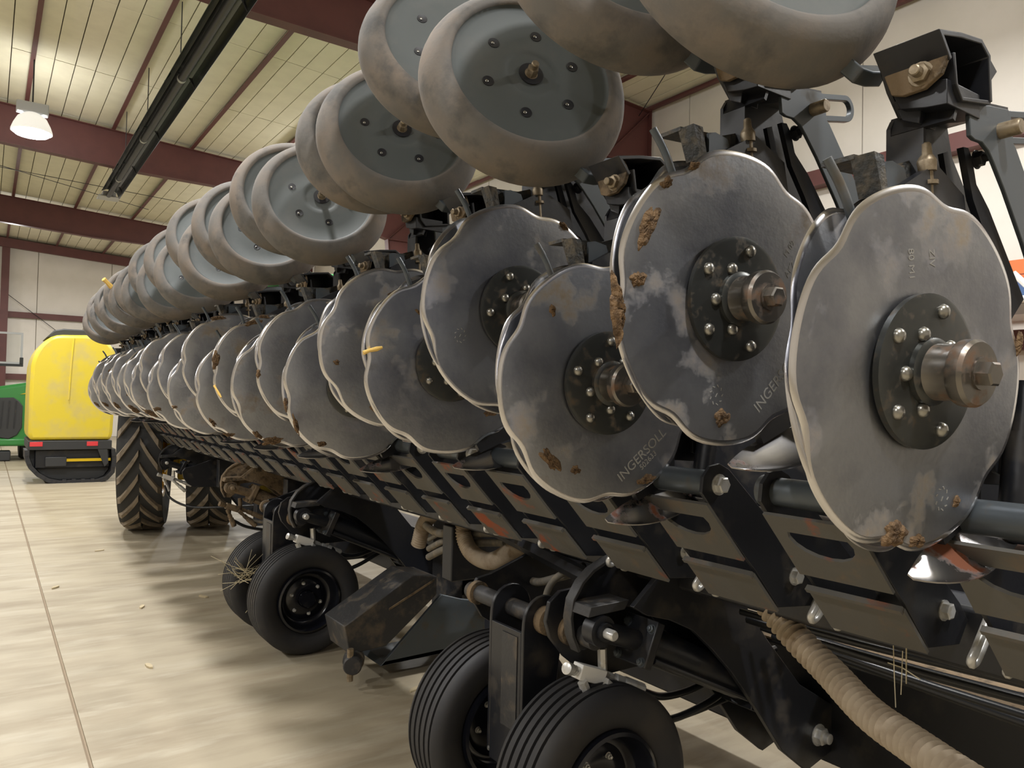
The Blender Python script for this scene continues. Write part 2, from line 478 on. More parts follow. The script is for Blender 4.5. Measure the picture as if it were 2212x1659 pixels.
# tube heater hung under the roof
HX, HZ = 2.06, 5.86
th = thing('tube_heater', 'long black radiant tube heater with a bent reflector hung below the roof', 'heater', (HX, 8.0, HZ))
rf = MB(); rf.strip([(-.20, -.02), (-.145, .11), (-.05, .16), (.05, .16), (.145, .11), (.20, -.02)], .004, 0, 10.5)
rf.build('reflector', M['reflin'], th, smooth=20)
tb = MB(); tb.tube([(0, -.3, .045), (0, 10.55, .045)], .052, 16); tb.build('burner_tube', M['tube'], th)
for yy in (3.05, 6.1, 9.0):
    c_ = MB(); c_.lathe([(.054, 0), (.060, .005), (.060, .05), (.054, .055)], (0, yy, .045), (0, 1, 0), 20); c_.build('tube_coupling', M['greymetal'], th)
bx = MB(); bx.box((0.02, 10.75, .03), (.42, .4, .03)); bx.box((0.02, 10.72, .09), (.26, .3, .1)); bx.build('burner_box', M['greymetal'], th, bevel=.01)
for yy in (0.6, 3.2, 5.8, 8.2, 10.0):
    h = MB(); h.tube([(-.0, yy, .15), (-.0, yy, 1.15)], .008, 6); h.tube([(-.19, yy, .0), (-.1, yy, .16), (.1, yy, .16), (.19, yy, .0)], .009, 6)
    h.build('hanger', M['tube'], th)

# high bay lamps
def lamp(x, y, label):
    t = thing('high_bay_lamp', label, 'lamp', (x, y, LAMP_Z), 'high bay lamps under the roof')
    d = MB(); d.lathe([(.30, 0), (.30, .03), (.27, .12), (.21, .24), (.12, .31), (.10, .32)], (0, 0, 0), (0, 0, 1), 36); d.build('dome', M['dome'], t, smooth=50)
    l = MB(); l.lathe([(.285, 0), (.24, -.04), (.12, -.055), (.0, -.06)], (0, 0, 0), (0, 0, 1), 36, caps=False); l.build('lens', M['lens'], t, smooth=60)
    b = MB(); b.box((0, 0, .40), (.46, .2, .17)); b.lathe([(.06, .3), (.06, .34)], (0, 0, 0), (0, 0, 1), 16); b.build('ballast_box', M['greymetal'], t, bevel=.015)
    h = MB(); h.tube([(0, 0, .48), (0, 0, zc(x) - LAMP_Z + .01)], .012, 8); h.build('hook', M['tube'], t)
lamp(0.5, 15.0, 'lit high bay lamp with a clear dome hanging before the second roof frame')
lamp(0.5, 9.15, 'lit high bay lamp glaring at the top of the picture above the first lamp')

# ------------------------------------------------------------------ the row of disc opener units
RD = 0.303
NF = Vector((-0.093, -1.0, -0.06)).normalized()      # the near disc of each pair leans, so the pair pinches at lower left
NR = Vector((0.093, -1.0, 0.06)).normalized()
GAP = 0.0647
def basis(nn):
    """matrix taking local (x, y, z) with -y the face normal to a disc leaning along nn"""
    y = -nn
    x = Vector((1, 0, 0)); x = (x - y * x.dot(y)).normalized()
    z = x.cross(y)
    return Matrix((x, y, z)).transposed()
BF, BR_ = basis(NF), basis(NR)
def disc_mesh(phase, name):
    b = MB(); seg = 132
    def rr(t):
        r = 1.0
        for k in range(6):
            d = (t - math.radians(phase + 60 * k) + PI) % (2 * PI) - PI
            r -= 0.062 * math.exp(-(d / math.radians(9.5)) ** 2)
        return r * RD
    rings = [(0, -.0035, 0), (.35, -.0035, 0), (.7, -.0035, 0), (-.012, -.0035, 0), (-.0035, -.0024, 1), (0, .0002, 1), (-.004, .0028, 1), (-.022, .0035, 0), (.5, .0035, 0), (0, .0035, 0)]
    vs = []
    for q, y, _ in rings:
        for k in range(seg):
            t = 2 * PI * k / seg
            r = rr(t)
            R = max(1e-5, q * RD) if q > 0.1 or (q == 0 and y != .0002) else r + q
            vs.append((R * math.cos(t), y, R * math.sin(t)))
    for i in range(len(rings) - 1):
        mi = 1 if i in (3, 4, 5) else 0
        b.add([], [], 0)
        for k in range(seg):
            b.f.append((i * seg + k, i * seg + (k + 1) % seg, (i + 1) * seg + (k + 1) % seg, (i + 1) * seg + k)); b.mi.append(mi)
    b.v = vs
    return b.mesh(name, [M['disc'], M['edge']], 50)
DISC = [disc_mesh(p, 'opener_disc') for p in (20, 0, 35, 48, 10)]
_b = MB()
_b.lathe([(.004, -.0125), (.119, -.0125), (.127, -.0105), (.127, .0), (.118, .002), (.03, .002)], (0, -.0095, 0), (0, 1, 0), 64)
_b.lathe([(.056, 0), (.055, .008), (.046, .014)], (0, -.022, 0), (0, -1, 0), 40)
ME_PLATE = _b.mesh('hub_plate', M['hub'], 40)
_b = MB()
_b.lathe([(.052, .004), (.0455, .014), (.0455, .052), (.052, .055), (.053, .060), (.053, .074), (.0485, .080), (.02, .081), (0, .081)], (0, -.022, 0), (0, -1, 0), 48, caps=False)
ME_HUB = _b.mesh('hub', M['hubcap'], 35)
_b = MB(); _b.hexbolt((0, 0, 0), (0, -1, 0), .0205, .024)
ME_HBOLT = _b.mesh('hub_bolt', M['hubcap'], 30)
_b = MB(); _b.lathe([(.0125, 0), (.0125, .002), (.0105, .0068), (.006, .0098), (0, .0108)], (0, 0, 0), (0, -1, 0), 18, caps=False)
ME_RIVET = _b.mesh('rivet', M['rivet'], 60)
_b = MB()
_b.tube(bez([(-.10, .033, .165), (-.146, .030, .245), (-.163, .037, .288), (-.186, .046, .328)], 5), .0078, 10)
ME_PIN = _b.mesh('bent_pin', M['slate'], 40)
# plate carrying the discs, seen in the gap between them
_b = MB()
_b.prism([(-.03, .30), (.10, .37), (.20, .33), (.27, .05), (.27, -.25), (.14, -.30), (.02, -.12), (-.07, .10)], .022, .040)
ME_SHANK = _b.mesh('shank_plate', M['black'], 30)
_b = MB()
_b.prism([(.31, .10), (.42, .06), (.47, -.12), (.42, -.21), (.28, -.20), (.29, -.05)], .055, .13)
_b.prism([(.335, .02), (.42, .0), (.455, -.14), (.41, -.20), (.35, -.18)], .03, .04)
_b.hexbolt((.405, .03, -.12), (0, -1, 0), .022, .02)
ME_BODY = _b.mesh('unit_body', M['black'], 30)
_b = MB()
_b.lathe([(.020, 0), (.020, .30)], (.345, .0, -.30), (.18, 0, 1), 16)
_b.lathe([(.028, .02), (.028, .20)], (.345, .0, -.30), (.18, 0, 1), 16)
ME_DAMP = _b.mesh('down_cylinder', M['black'], 30)
# dirt-caked angle above the discs
_b = MB()
_b.prism([(-.098, .351), (-.078, .322), (-.07, .288), (.10, .30), (.115, .388), (.03, .358)], .052, .062)
_b.prism([(-.098, .351), (-.07, .35), (-.055, .29), (-.072, .285)], .02, .062)
_b.strip([(-.098, .351), (.03, .359), (.115, .388)], .008, .055, .115)
ME_ANGLE = _b.mesh('caked_angle', M['dirt'], 30)
_b = MB()
_b.prism([(-.028, .353), (-.008, .358), (.03, .352), (.052, .30), (.045, .26), (-.028, .285)], .040, .047)
ME_TAB = _b.mesh('tab_plate', M['slate'], 30)
_b = MB()
_b.lathe([(.009, 0), (.009, .04), (.0175, .041), (.0175, .048), (.010, .049), (.010, .064), (.0155, .065), (.0165, .082), (.0155, .085), (.010, .094), (.0085, .112), (.006, .115)], (.091, .030, .29), (-.10, 0, 1), 14)
ME_SPRING = _b.mesh('adjuster_bolt', M['brass'], 35)
# two side plates of the trailing arm with a web across the top
_side = [(.126, .468), (.20, .484), (.275, .494), (.285, .486), (.296, .435), (.306, .429), (.401, .326), (.50, .215), (.52, .14), (.45, .12), (.40, .175), (.337, .256), (.261, .343), (.219, .385), (.2, .402), (.175, .412), (.148, .411), (.133, .415)]
_b = MB(); _b.prism(_side, -.020, -.012)
ME_ARM_N = _b.mesh('arm_plate', M['slate'], 30)
_b = MB()
_b.prism([(.073, .30), (.073, .444), (.085, .462), (.20, .484), (.275, .494), (.296, .435), (.401, .326), (.50, .215), (.45, .12), (.30, .27), (.20, .30)], .09, .098)
_b.strip([(.077, .43), (.090, .463), (.20, .484), (.275, .494)], .008, -.019, .097)
_b.strip([(.077, .30), (.076, .43)], .008, .03, .097)
ME_ARM_F = _b.mesh('arm_channel', M['black'], 30)
_b = MB()
def slot(b, cx, cz, w, h, th, y0, y1, rot=0.15):
    o = []; i_ = []
    n_ = 14
    for k in range(n_ + 1):
        t = -PI / 2 + PI * k / n_
        o.append((w / 2 - h / 2 + math.cos(t) * h / 2, math.sin(t) * h / 2)); i_.append((w / 2 - h / 2 + math.cos(t) * (h / 2 - th), math.sin(t) * (h / 2 - th)))
    o.append((-w / 2, h / 2)); i_.append((-w / 2, h / 2 - th)); o.insert(0, (-w / 2, -h / 2)); i_.insert(0, (-w / 2, -h / 2 + th))
    c, s_ = math.cos(rot), math.sin(rot)
    poly = o + list(reversed(i_))
    R_ = [(cx + c * x - s_ * z, cz + s_ * x + c * z) for x, z in poly]
    n2 = len(o)
    vs = [(p[0], y0, p[1]) for p in R_] + [(p[0], y1, p[1]) for p in R_]
    N2 = len(R_); fs = []
    for k in range(n2 - 1):
        a, b2 = k, k + 1; c2, d2 = N2 - 1 - k - 1, N2 - 1 - k
        fs.append((a, b2, c2, d2)); fs.append((a + N2, d2 + N2, c2 + N2, b2 + N2))
    fs += [(k, (k + 1) % N2, (k + 1) % N2 + N2, k + N2) for k in range(N2)]
    b.add(vs, fs)
slot(_b, .362, .484, .135, .062, .0125, -.004, .008, .2)
ME_SLOT = _b.mesh('slotted_handle', M['slate'], 40)
_b = MB(); _b.lathe([(.0145, 0), (.0145, .045), (.0125, .048), (.002, .048)], (.241, -.008, .446), (0, -1, 0), 20)
ME_AXPIN = _b.mesh('pivot_pin', M['brass'], 40)
_b = MB()
_b.prism([(.175, .412), (.193, .414), (.208, .398), (.224, .353), (.273, .315), (.42, .16), (.36, .11), (.263, .26), (.212, .323)], .012, .024)
_b.prism([(.160, .405), (.178, .412), (.21, .33), (.225, .28), (.205, .275)], .040, .05)
_b.hexbolt((.222, .012, .398), (0, -1, 0), .014, .014, .012)
ME_LINK = _b.mesh('rear_link', M['black'], 30)
# head bracket that carries the trailing wheel arm
_b = MB()
_b.strip([(.040, .520), (.008, .556), (.075, .570), (.145, .579), (.174, .561), (.181, .482)], .009, -.032, .082)
_b.prism([(.010, .556), (.145, .579), (.174, .561), (.181, .482), (.082, .464), (.045, .50)], .074, .083)
_b.prism([(.172, .564), (.207, .543), (.184, .520)], -.03, .07)
_b.strip([(.055, .536), (.064, .486), (.084, .464), (.184, .482)], .007, -.030, .08)
_b.prism([(.070, .490), (.058, .464), (.013, .453), (-.023, .449), (-.022, .492), (.02, .50)], .046, .16, 'X')
_b.prism([(.073, .474), (.064, .450), (.034, .436), (.030, .462)], .064, .12, 'X')
ME_HEAD = _b.mesh('head_bracket', M['black'], 30)
_b = MB()
_b.prism([(.083, .536), (.07, .548), (.055, .566), (.02, .572), (-.01, .566), (-.031, .525), (-.02, .498), (.008, .481), (.045, .480), (.065, .487)], .030, .041, 'X')
ME_CHEEK = _b.mesh('cheek_plate', M['dusty'], 30)
_b = MB(); _b.hexbolt((.030, .013, .507), (-1, -.12, -.06), .0165, .014, .018, .0095)
ME_CBOLT = _b.mesh('cheek_bolt', M['brass'], 30)
_b = MB()
_b.tube([(.10, .130, .562), (.060, .134, .553), (.038, .137, .552), (.018, .150, .572), (.004, .185, .605), (-.03, .285, .68), (-.072, .345, .80), (-.085, .345, .825)], .021, 4)
_b.tube([(-.080, .355, .805), (-.062, .30, .790)], .024, 12)
ME_WARM = _b.mesh('wheel_arm', M['slate'], 30)

# trailing wheel: dished grey nylon wheel with a wide rubber tyre
RW = 0.29
WN = Vector((-.294, -.907, .301)).normalized()
BW = basis(WN)
_b = MB()
tyre_prof = [(.218, -.012), (.221, -.020), (.229, -.0235), (.241, -.021), (.255, -.012), (.268, .002), (.278, .020), (.286, .041), (.2895, .062), (.289, .080), (.284, .095), (.27, .106), (.24, .112), (.19, .110)]
_b.lathe([(r_, -h) for r_, h in [(a_, c_) for a_, c_ in tyre_prof]], (0, 0, 0), (0, -1, 0), 72, caps=False)
ME_WTYRE = _b.mesh('wheel_tyre', M['wheelrub'], 60)
def face_mesh():
    b = MB()
    # ring stations of the dished face, the shade of the bolt holes is painted on dark discs laid over it
    b.lathe([(.220, .016), (.216, .005), (.208, .0), (.150, .002), (.086, .002), (.074, .003), (.068, .0), (.060, -.001), (.028, -.001), (.027, -.006), (0, -.006)], (0, 0, 0), (0, -1, 0), 72, caps=False)
    b.lathe([(.195, -.108), (.12, -.09), (.05, -.10), (0, -.10)], (0, 0, 0), (0, -1, 0), 48, caps=False)
    return b.mesh('wheel_face', M['wheelface'], 40)
ME_WFACE = face_mesh()
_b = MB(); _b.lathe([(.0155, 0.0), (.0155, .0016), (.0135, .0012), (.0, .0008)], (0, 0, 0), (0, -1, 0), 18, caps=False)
ME_SOCK = _b.mesh('socket_shade', M['recess_shade'], 30)  # uncut bolt hole: its inner shade painted as a dark disc
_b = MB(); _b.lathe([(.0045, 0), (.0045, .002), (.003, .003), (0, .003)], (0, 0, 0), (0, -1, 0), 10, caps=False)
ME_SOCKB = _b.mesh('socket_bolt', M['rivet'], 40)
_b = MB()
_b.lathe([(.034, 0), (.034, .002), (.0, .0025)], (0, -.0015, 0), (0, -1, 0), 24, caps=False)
ME_REC = _b.mesh('hub_recess_shade', M['recess_shade'], 40)  # flat dark disc around the axle nut, painted shade of a recess
_b = MB()
_b.lathe([(.018, 0), (.018, .006)], (0, 0, 0), (0, -1, 0), 18)
_b.lathe([(.0155, .006), (.0155, .026), (.0135, .029)], (0, 0, 0), (0, -1, 0), 6)
_b.lathe([(.0105, .028), (.0105, .043), (.0085, .046)], (0, 0, 0), (0, -1, 0), 14)
ME_WNUT = _b.mesh('axle_nut', M['brass'], 30)
# parallel arm channel below each unit, running down to the toolbar (fixed height, so local z is offset by the unit height)
YN, YF = -.173, .052
ARMP = [(1.429, 1.434), (1.453, 1.458), (1.486, 1.464), (1.520, 1.45), (1.86, 1.165), (1.90, 1.12), (1.86, 1.07), (1.722, 1.083), (1.626, 1.190), (1.586, 1.228), (1.472, 1.343), (1.424, 1.395)]
ARMP = [(x - 1.264, z) for x, z in ARMP]
_b = MB(); _b.prism(ARMP, YN, YN + .01); ME_ASIDE = _b.mesh('arm_side_plate', M['black'], 30)
def web_pt(s, off=0.0):
    # along the slope of the web: s = 0 at the lower edge, measured up the slope
    p0, p1 = Vector((1.718 - 1.264, 1.083)), Vector((1.424 - 1.264, 1.395))
    d = (p1 - p0).normalized(); nn = Vector((-d.y, d.x))
    if nn.x > 0: nn = -nn
    q = p0 + d * s + nn * off
    return q, d, nn
def web_plate(s0, s1, y0, y1, off, th, skew=0.0):
    b = MB(); vs = []
    for o_ in (off, off + th):
        for s_, y_ in ((s0, y0), (s1, y0), (s1, y1), (s0, y1)):
            q, d, nn = web_pt(s_, o_)
            vs.append((q.x, y_, q.y))
    b.add(vs, [(0, 1, 2, 3), (7, 6, 5, 4), (0, 4, 5, 1), (1, 5, 6, 2), (2, 6, 7, 3), (3, 7, 4, 0)])
    return b
_b = web_plate(-.005, .142, YN - .003, YF + .003, .002, .008); ME_WLOW = _b.mesh('lower_web', M['web'], 30)
_b = web_plate(.137, .149, YN - .002, YF + .002, .004, .014); ME_WLIP = _b.mesh('web_lip', M['web'], 30)
def web_upper():
    b = MB(); s0, s1 = .192, .395
    n_ = 16; yc, sc_, a_, c_ = (YN + YF) / 2, .325, .078, .058
    outer = []; inner = []
    for k in range(n_):
        t = 2 * PI * k / n_ + PI / 4
        cx_, cs_ = math.cos(t), math.sin(t)
        kx = 1 / max(abs(cx_), abs(cs_))
        outer.append((s0 + (s1 - s0) / 2 + cs_ * kx * (s1 - s0) / 2, yc + cx_ * kx * (YF - YN) / 2))
        inner.append((sc_ + (cs_ * c_ if cs_ < .1 else min(cs_ * c_, .02)), yc + cx_ * a_))
    vs = []
    for o_ in (0.0, .008):
        for lst in (outer, inner):
            for s_, y_ in lst:
                q, d, nn = web_pt(s_, o_)
                vs.append((q.x, y_, q.y))
    fs = []
    for k in range(n_):
        k2 = (k + 1) % n_
        fs.append((k, k2, n_ + k2, n_ + k)); fs.append((2 * n_ + k, 3 * n_ + k, 3 * n_ + k2, 2 * n_ + k2))
        fs.append((k, 2 * n_ + k, 2 * n_ + k2, k2)); fs.append((n_ + k, n_ + k2, 3 * n_ + k2, 3 * n_ + k))
    b.add(vs, fs)
    return b.mesh('upper_web', M['web'], 30)
ME_WUP = web_upper()
_b = MB(); _b.prism(ARMP, YF - .01, YF)
for s_ in (.155, .172):
    pass
_b.tube([web_pt(.16, -.01)[0].to_3d().xzy + Vector((0, YN + .02, 0)) if False else (web_pt(.16, -.02)[0].x, YN + .08, web_pt(.16, -.02)[0].y), (web_pt(.19, -.02)[0].x, YN + .08, web_pt(.19, -.02)[0].y)], .006, 8)
ME_AFAR = _b.mesh('arm_far_plate', M['black'], 30)
_b = MB(); _b.lathe([(.0325, 0), (.0325, .235), (.036, .237), (.036, .25)], (.22, YN + .004, 1.413), (0, 1, 0), 24); ME_ATUBE = _b.mesh('pivot_tube', M['slate'], 40)
_b = MB(); _b.hexbolt((.22, YN, 1.413), (0, -1, 0), .021, .02); ME_AB1 = _b.mesh('pivot_bolt', M['zinc'], 30)
_b = MB(); _b.hexbolt((.525, YN, 1.157), (0, -1, 0), .019, .018); ME_AB2 = _b.mesh('mount_bolt', M['zinc'], 30)
def scraper_mesh():
    b = MB(); nu, nv = 12, 8
    tip, mid, base = Vector((.036, .028, -.347)), Vector((.13, .0, -.335)), Vector((.335, .025, -.285))
    vs = []
    for layer in (0, 1):
        for i in range(nu + 1):
            u = i / nu
            c = tip * (1 - u) ** 2 + mid * 2 * u * (1 - u) + base * u * u
            wd = .006 + .052 * math.sin(min(1, u * 1.35) * PI / 2) * (1 - .25 * u)
            dirw = Vector((-.10, .72, .55)).normalized()
            for j in range(nv + 1):
                v = j / nv * 2 - 1
                sag = .020 * (1 - v * v) * min(1, u * 2)
                p = c + dirw * (wd * v) + Vector((.1, -.45, -.85)) * sag
                if layer: p = p + Vector((.1, .3, -.7)) * -.004
                vs.append(p)
    o = (nu + 1) * (nv + 1); fs = []
    W_ = nv + 1
    for i in range(nu):
        for j in range(nv):
            a = i * W_ + j
            fs.append((a, a + 1, a + W_ + 1, a + W_)); fs.append((a + o, a + W_ + o, a + W_ + 1 + o, a + 1 + o))
    for i in range(nu):
        for j in (0, nv):
            a = i * W_ + j; fs.append((a, a + W_, a + W_ + o, a + o))
    for j in range(nv):
        for i in (0, nu):
            a = i * W_ + j; fs.append((a, a + 1, a + 1 + o, a + o))
    b.add(vs, fs)
    return b.mesh('scraper_blade', M['scraper'], 50)
ME_SCR = scraper_mesh()
_b = MB()
for dy in (0.0, .07):
    _b.tube(bez([(.56, .06 + dy, 1.17), (.50, .062 + dy, 1.10), (.485, .066 + dy, 1.075), (.50, .07 + dy, 1.062), (.53, .072 + dy, 1.075), (.60, .074 + dy, 1.14)], 4), .0095, 8)
ME_UB = _b.mesh('u_bolt', M['zinc'], 50)

def ob(name, me, parent, loc=(0, 0, 0), mtx=None, bevel=0.0):
    o = bpy.data.objects.new(name, me)
    C.objects.link(o); o.parent = parent
    if mtx is not None:
        m4 = mtx.to_4x4(); m4.translation = Vector(loc); o.matrix_local = m4
    else:
        o.location = loc
    if bevel:
        md = o.modifiers.new('bevel', 'BEVEL'); md.width = bevel; md.segments = 2; md.limit_method = 'ANGLE'; md.angle_limit = math.radians(40)
    return o

LZ = [1.667, 1.656, 1.73, 1.655, 1.66, 1.655, 1.65, 1.66, 1.695, 1.705, 1.69, 1.675, 1.67]
UZ = [1.824, 1.87, 1.80, 1.755, 1.75, 1.82, 1.78, 1.81, 1.75, 1.775, 1.77, 1.77]
ORD = ['nearest', 'second', 'third', 'fourth', 'fifth', 'sixth', 'seventh', 'eighth', 'ninth', 'tenth', 'eleventh', 'twelfth', 'thirteenth']
LOOK = {('L', 0): 'with tan dirt smears and rust brown rim', ('U', 0): 'with a long mud streak on its rim', ('L', 1): 'stamped with a maker name and number',
        ('U', 1): 'with a plain blue grey face', ('L', 2): 'raised above its neighbours, mud near the foot', ('L', 3): 'with muddy lower rim'}
UNITS = {}
def unit(row, k):
    x, y, z = 1.264, (.667 if row == 'L' else 1.0525) + .771 * k, (LZ if row == 'L' else UZ)[k]
    lab = '%s disc opener unit of the %s row, counted from the near end' % (ORD[k], 'lower' if row == 'L' else 'upper')
    if k == 0:
        lab = 'nearest disc opener unit of the %s row' % ('lower' if row == 'L' else 'upper')
    if (row, k) in LOOK:
        lab = '%s disc opener unit of the %s row, %s' % (ORD[k], 'lower' if row == 'L' else 'upper', LOOK[(row, k)])
    t = thing('disc_opener_unit', lab, 'opener unit', (x, y, z), 'disc opener units along the folded wing')
    detail = k <= 3
    rnd = random.Random(k * 2 + (row == 'U') + 11)
    ph = 0 if row == 'U' else 1
    di = {('L', 0): 0, ('U', 0): 1, ('L', 1): 2}.get((row, k), rnd.randrange(5))
    d1 = ob('opener_disc', DISC[di], t, (0, 0, 0), BF)
    d2 = ob('opener_disc', DISC[(di + 3) % 5], t, (0, GAP, 0), BR_)
    UNITS[(row, k)] = (t, d1, d2)
    hub = ob('hub_plate', ME_PLATE, t, (0, 0, 0), BF)
    ob('hub', ME_HUB, hub)
    ob('hub_bolt', ME_HBOLT, hub, (0, -.022 - .081, 0))
    a0 = {('L', 0): 5, ('U', 0): 5}.get((row, k), rnd.uniform(0, 72))
    for q in range(5):
        for r_, off in ((.102, 0), (.064, 36)):
            t_ = math.radians(a0 + off + 72 * q)
            ob('rivet', ME_RIVET, hub, (r_ * math.cos(t_), -.022, r_ * math.sin(t_)))
    ob('shank_plate', ME_SHANK, t)
    ob('unit_body', ME_BODY, t, bevel=.002)
    ob('down_cylinder', ME_DAMP, t)
    ob('bent_pin', ME_PIN, t, (0, 0, 0), Matrix.Rotation(rnd.uniform(-.06, .06) * (k > 1), 3, 'Y'))
    ob('caked_angle', ME_ANGLE, t)
    ob('tab_plate', ME_TAB, t)
    ob('adjuster_bolt', ME_SPRING, t)
    arm = ob('trailing_arm', ME_ARM_N, t, bevel=.0015)
    ob('arm_channel', ME_ARM_F, arm)
    ob('slotted_handle', ME_SLOT, arm, bevel=.001)
    ob('pivot_pin', ME_AXPIN, arm)
    ob('rear_link', ME_LINK, t)
    hd = ob('head_bracket', ME_HEAD, t, bevel=.0015)
    ob('cheek_plate', ME_CHEEK, hd, bevel=.0015)
    ob('cheek_bolt', ME_CBOLT, hd)
    ob('wheel_arm', ME_WARM, t, bevel=.003)
    # trailing wheel, each set at a slightly different angle
    wm = BW
    if (row, k) not in (('L', 0), ('L', 1), ('L', 2), ('L', 3), ('U', 0)):
        wm = Matrix.Rotation(rnd.uniform(-.07, .07), 3, 'Z') @ Matrix.Rotation(rnd.uniform(-.06, .06), 3, 'X') @ BW
    off = {('L', 2): (0, 0, 0), ('U', 1): (-.02, -.02, .0), ('U', 2): (.0, -.16, -.03)}.get((row, k), (0, 0, 0))
    wc = Vector((-.094, .213, .82)) + Vector(off)
    wh = ob('trailing_wheel', ME_WTYRE, t, wc, wm @ Matrix.Rotation(rnd.uniform(0, 1), 3, 'Y'))
    ob('wheel_face', ME_WFACE, wh)
    ob('hub_recess_shade', ME_REC, wh, (0, .0, 0))
    ob('axle_nut', ME_WNUT, wh, (0, .002, 0))
    for q in range(6):
        t_ = 2 * PI * q / 6
        p = (.128 * math.cos(t_), -.002, .128 * math.sin(t_))
        ob('socket_shade', ME_SOCK, wh, p)
        ob('socket_bolt', ME_SOCKB, wh, (p[0] - .002, p[1] - .001, p[2] - .004))
    # parallel arm
    pa = ob('parallel_arm', ME_ASIDE, t, (0, 0, -z), bevel=.0015)
    for nm, me in (('arm_far_plate', ME_AFAR), ('lower_web', ME_WLOW), ('web_lip', ME_WLIP), ('upper_web', ME_WUP), ('pivot_tube', ME_ATUBE), ('pivot_bolt', ME_AB1), ('mount_bolt', ME_AB2)):
        ob(nm, me, pa)
    ob('scraper_blade', ME_SCR, t)
    ob('u_bolt', ME_UB, t, (0, 0, -z))
    return t
for k in range(13):
    unit('L', k)
    if k < 12:
        unit('U', k)

# ------------------------------------------------------------------ toolbar and frame of the folded wing
fr = thing('folded_toolbar', 'long black steel toolbar of the folded wing carrying all the disc units', 'toolbar', (2.0, 0, 0))
MB().span((-.10, -.3, 1.0), (.06, 9.75, 1.15)).build('mounting_bar', M['black'], fr, bevel=.012)
MB().span((.34, -.3, .86), (.62, 9.7, 1.22)).build('upper_box_beam', M['black'], fr, bevel=.012)
MB().span((.36, -.3, 1.24), (.56, 9.7, 1.52)).build('carrier_beam', M['black'], fr, bevel=.012)
MB().span((.76, -.4, .22), (1.04, 9.6, .63)).build('main_beam', M['black'], fr, bevel=.012)
MB().span((.762, -.4, .632), (1.03, 4.2, .640)).build('dust_ledge', M['dusty'], fr)
for k, (dx, dz, r_) in enumerate(((.12, .93, .013), (.17, .89, .016), (.24, .84, .012), (.29, .80, .018))):
    p = [(dx + .02 * math.sin(y * 2 + k), y, dz + .012 * math.sin(y * 3.1 + k)) for y in [i * .2 - .3 for i in range(11)]]
    MB().tube(p, r_, 8).build('beam_line', M['hose'], fr, smooth=60)
for y0 in (0.1, 2.66, 5.45, 8.2):
    pl = MB(); pl.prism([(-.353, .853), (-.34, .79), (-.30, .73), (-.237, .69), (.34, .68), (.36, 1.1), (.06, 1.02), (-.104, .955), (-.265, .90), (-.325, .89)], y0, y0 + .02)
    pl.build('wheel_lug', M['black'], fr, bevel=.003)
for y0 in (2.05, 4.87):
    pl = MB(); pl.prism([(-.44, .877), (-.425, .94), (-.38, .972), (-.32, .975), (-.10, 1.03), (.30, 1.06), (.34, .66), (-.24, .655), (-.36, .75), (-.42, .82)], y0, y0 + .018)
    pl.build('wheel_lug', M['black'], fr, bevel=.003)
for y0 in (3.35, 5.9, 8.0):
    MB().span((-.05, y0, .70), (.78, y0 + .1, .98)).build('cross_member', M['black'], fr, bevel=.008)
    MB().span((.42, y0 + .3, .24), (.78, y0 + .42, .5)).build('cross_member', M['black'], fr, bevel=.008)
br = MB(); br.tube([(-.05, 2.95, 1.02), (-.15, 2.1, .955)], .032, 6); br.build('manifold_bar', M['black'], fr, smooth=0)
# hinge foot of the wing, a box arm with a gusset and a pin
hf = MB()
hf.prism([(-.32, .345), (.10, .585), (.26, .56), (.26, .45), (-.06, .20), (-.28, .185)], 4.05, 4.35)
hf.build('hinge_box', M['dustblack'], fr, bevel=.006)
gs = MB(); gs.prism([(-.09, .085), (-.02, .15), (.30, .445), (.44, .40), (.56, .375), (.75, .34), (.75, .10)], 4.06, 4.085)
gs.prism([(-.09, .085), (.75, .10), (.75, .13), (-.06, .11)], 4.06, 4.34)
gs.build('gusset_plate', M['slate'], fr, bevel=.003)
pn = MB(); pn.lathe([(.045, 0), (.06, .005), (.06, .05), (.052, .055), (.052, .13), (.045, .14)], (-.235, 4.10, .145), (-.5, -1, 0), 24)
pn.build('hinge_pin', M['dustblack'], fr)
pn = MB(); pn.tube([(-.30, 4.0, .235), (-.30, 4.0, .06)], .018, 10); pn.build('lock_pin', M['brass'], fr)
st = MB(); st.prism([(-.05, .40), (.24, .535), (.24, .548), (-.05, .412)], 4.045, 4.05); st.build('dust_streak', M['dusty'], fr)
po = MB(); po.span((.50, 4.35, .1), (.62, 4.55, 1.0)); po.build('frame_post', M['dustblack'], fr, bevel=.006)

# transport wheels: a leg with twin tyres
def tyre_mesh(R=.338, w=.25):
    b = MB(); h = w / 2
    prof = [(.19, -h * .60), (.215, -h * .82), (.26, -h * .98), (.295, -h), (.318, -h * .93), (.331, -h * .80)]
    gro = [-.60, -.30, 0.0, .30, .60]
    for gx in gro:
        prof += [(.336, (gx - .10) * h), (.3365, (gx - .055) * h), (.326, (gx - .05) * h), (.326, (gx + .05) * h), (.3365, (gx + .055) * h), (.336, (gx + .10) * h)]
    prof += [(.331, h * .80), (.318, h * .93), (.295, h), (.26, h * .98), (.215, h * .82), (.19, h * .60)]
    b.lathe(prof, (0, 0, 0), (0, -1, 0), 80, caps=False)
    return b.mesh('tyre', M['tyre'], 40)
ME_TY = tyre_mesh()
_b = MB()
_b.lathe([(.205, .078), (.198, .10), (.186, .104), (.178, .085), (.168, .03), (.150, .012), (.135, .010), (.125, .018), (.07, .030), (.055, .030)], (0, 0, 0), (0, -1, 0), 48, caps=False)
_b.lathe([(.205, .075), (.19, .09), (.16, .05), (.0, .05)], (0, 0, 0), (0, 1, 0), 48, caps=False)
ME_RIM = _b.mesh('wheel_rim', M['rim'], 40)
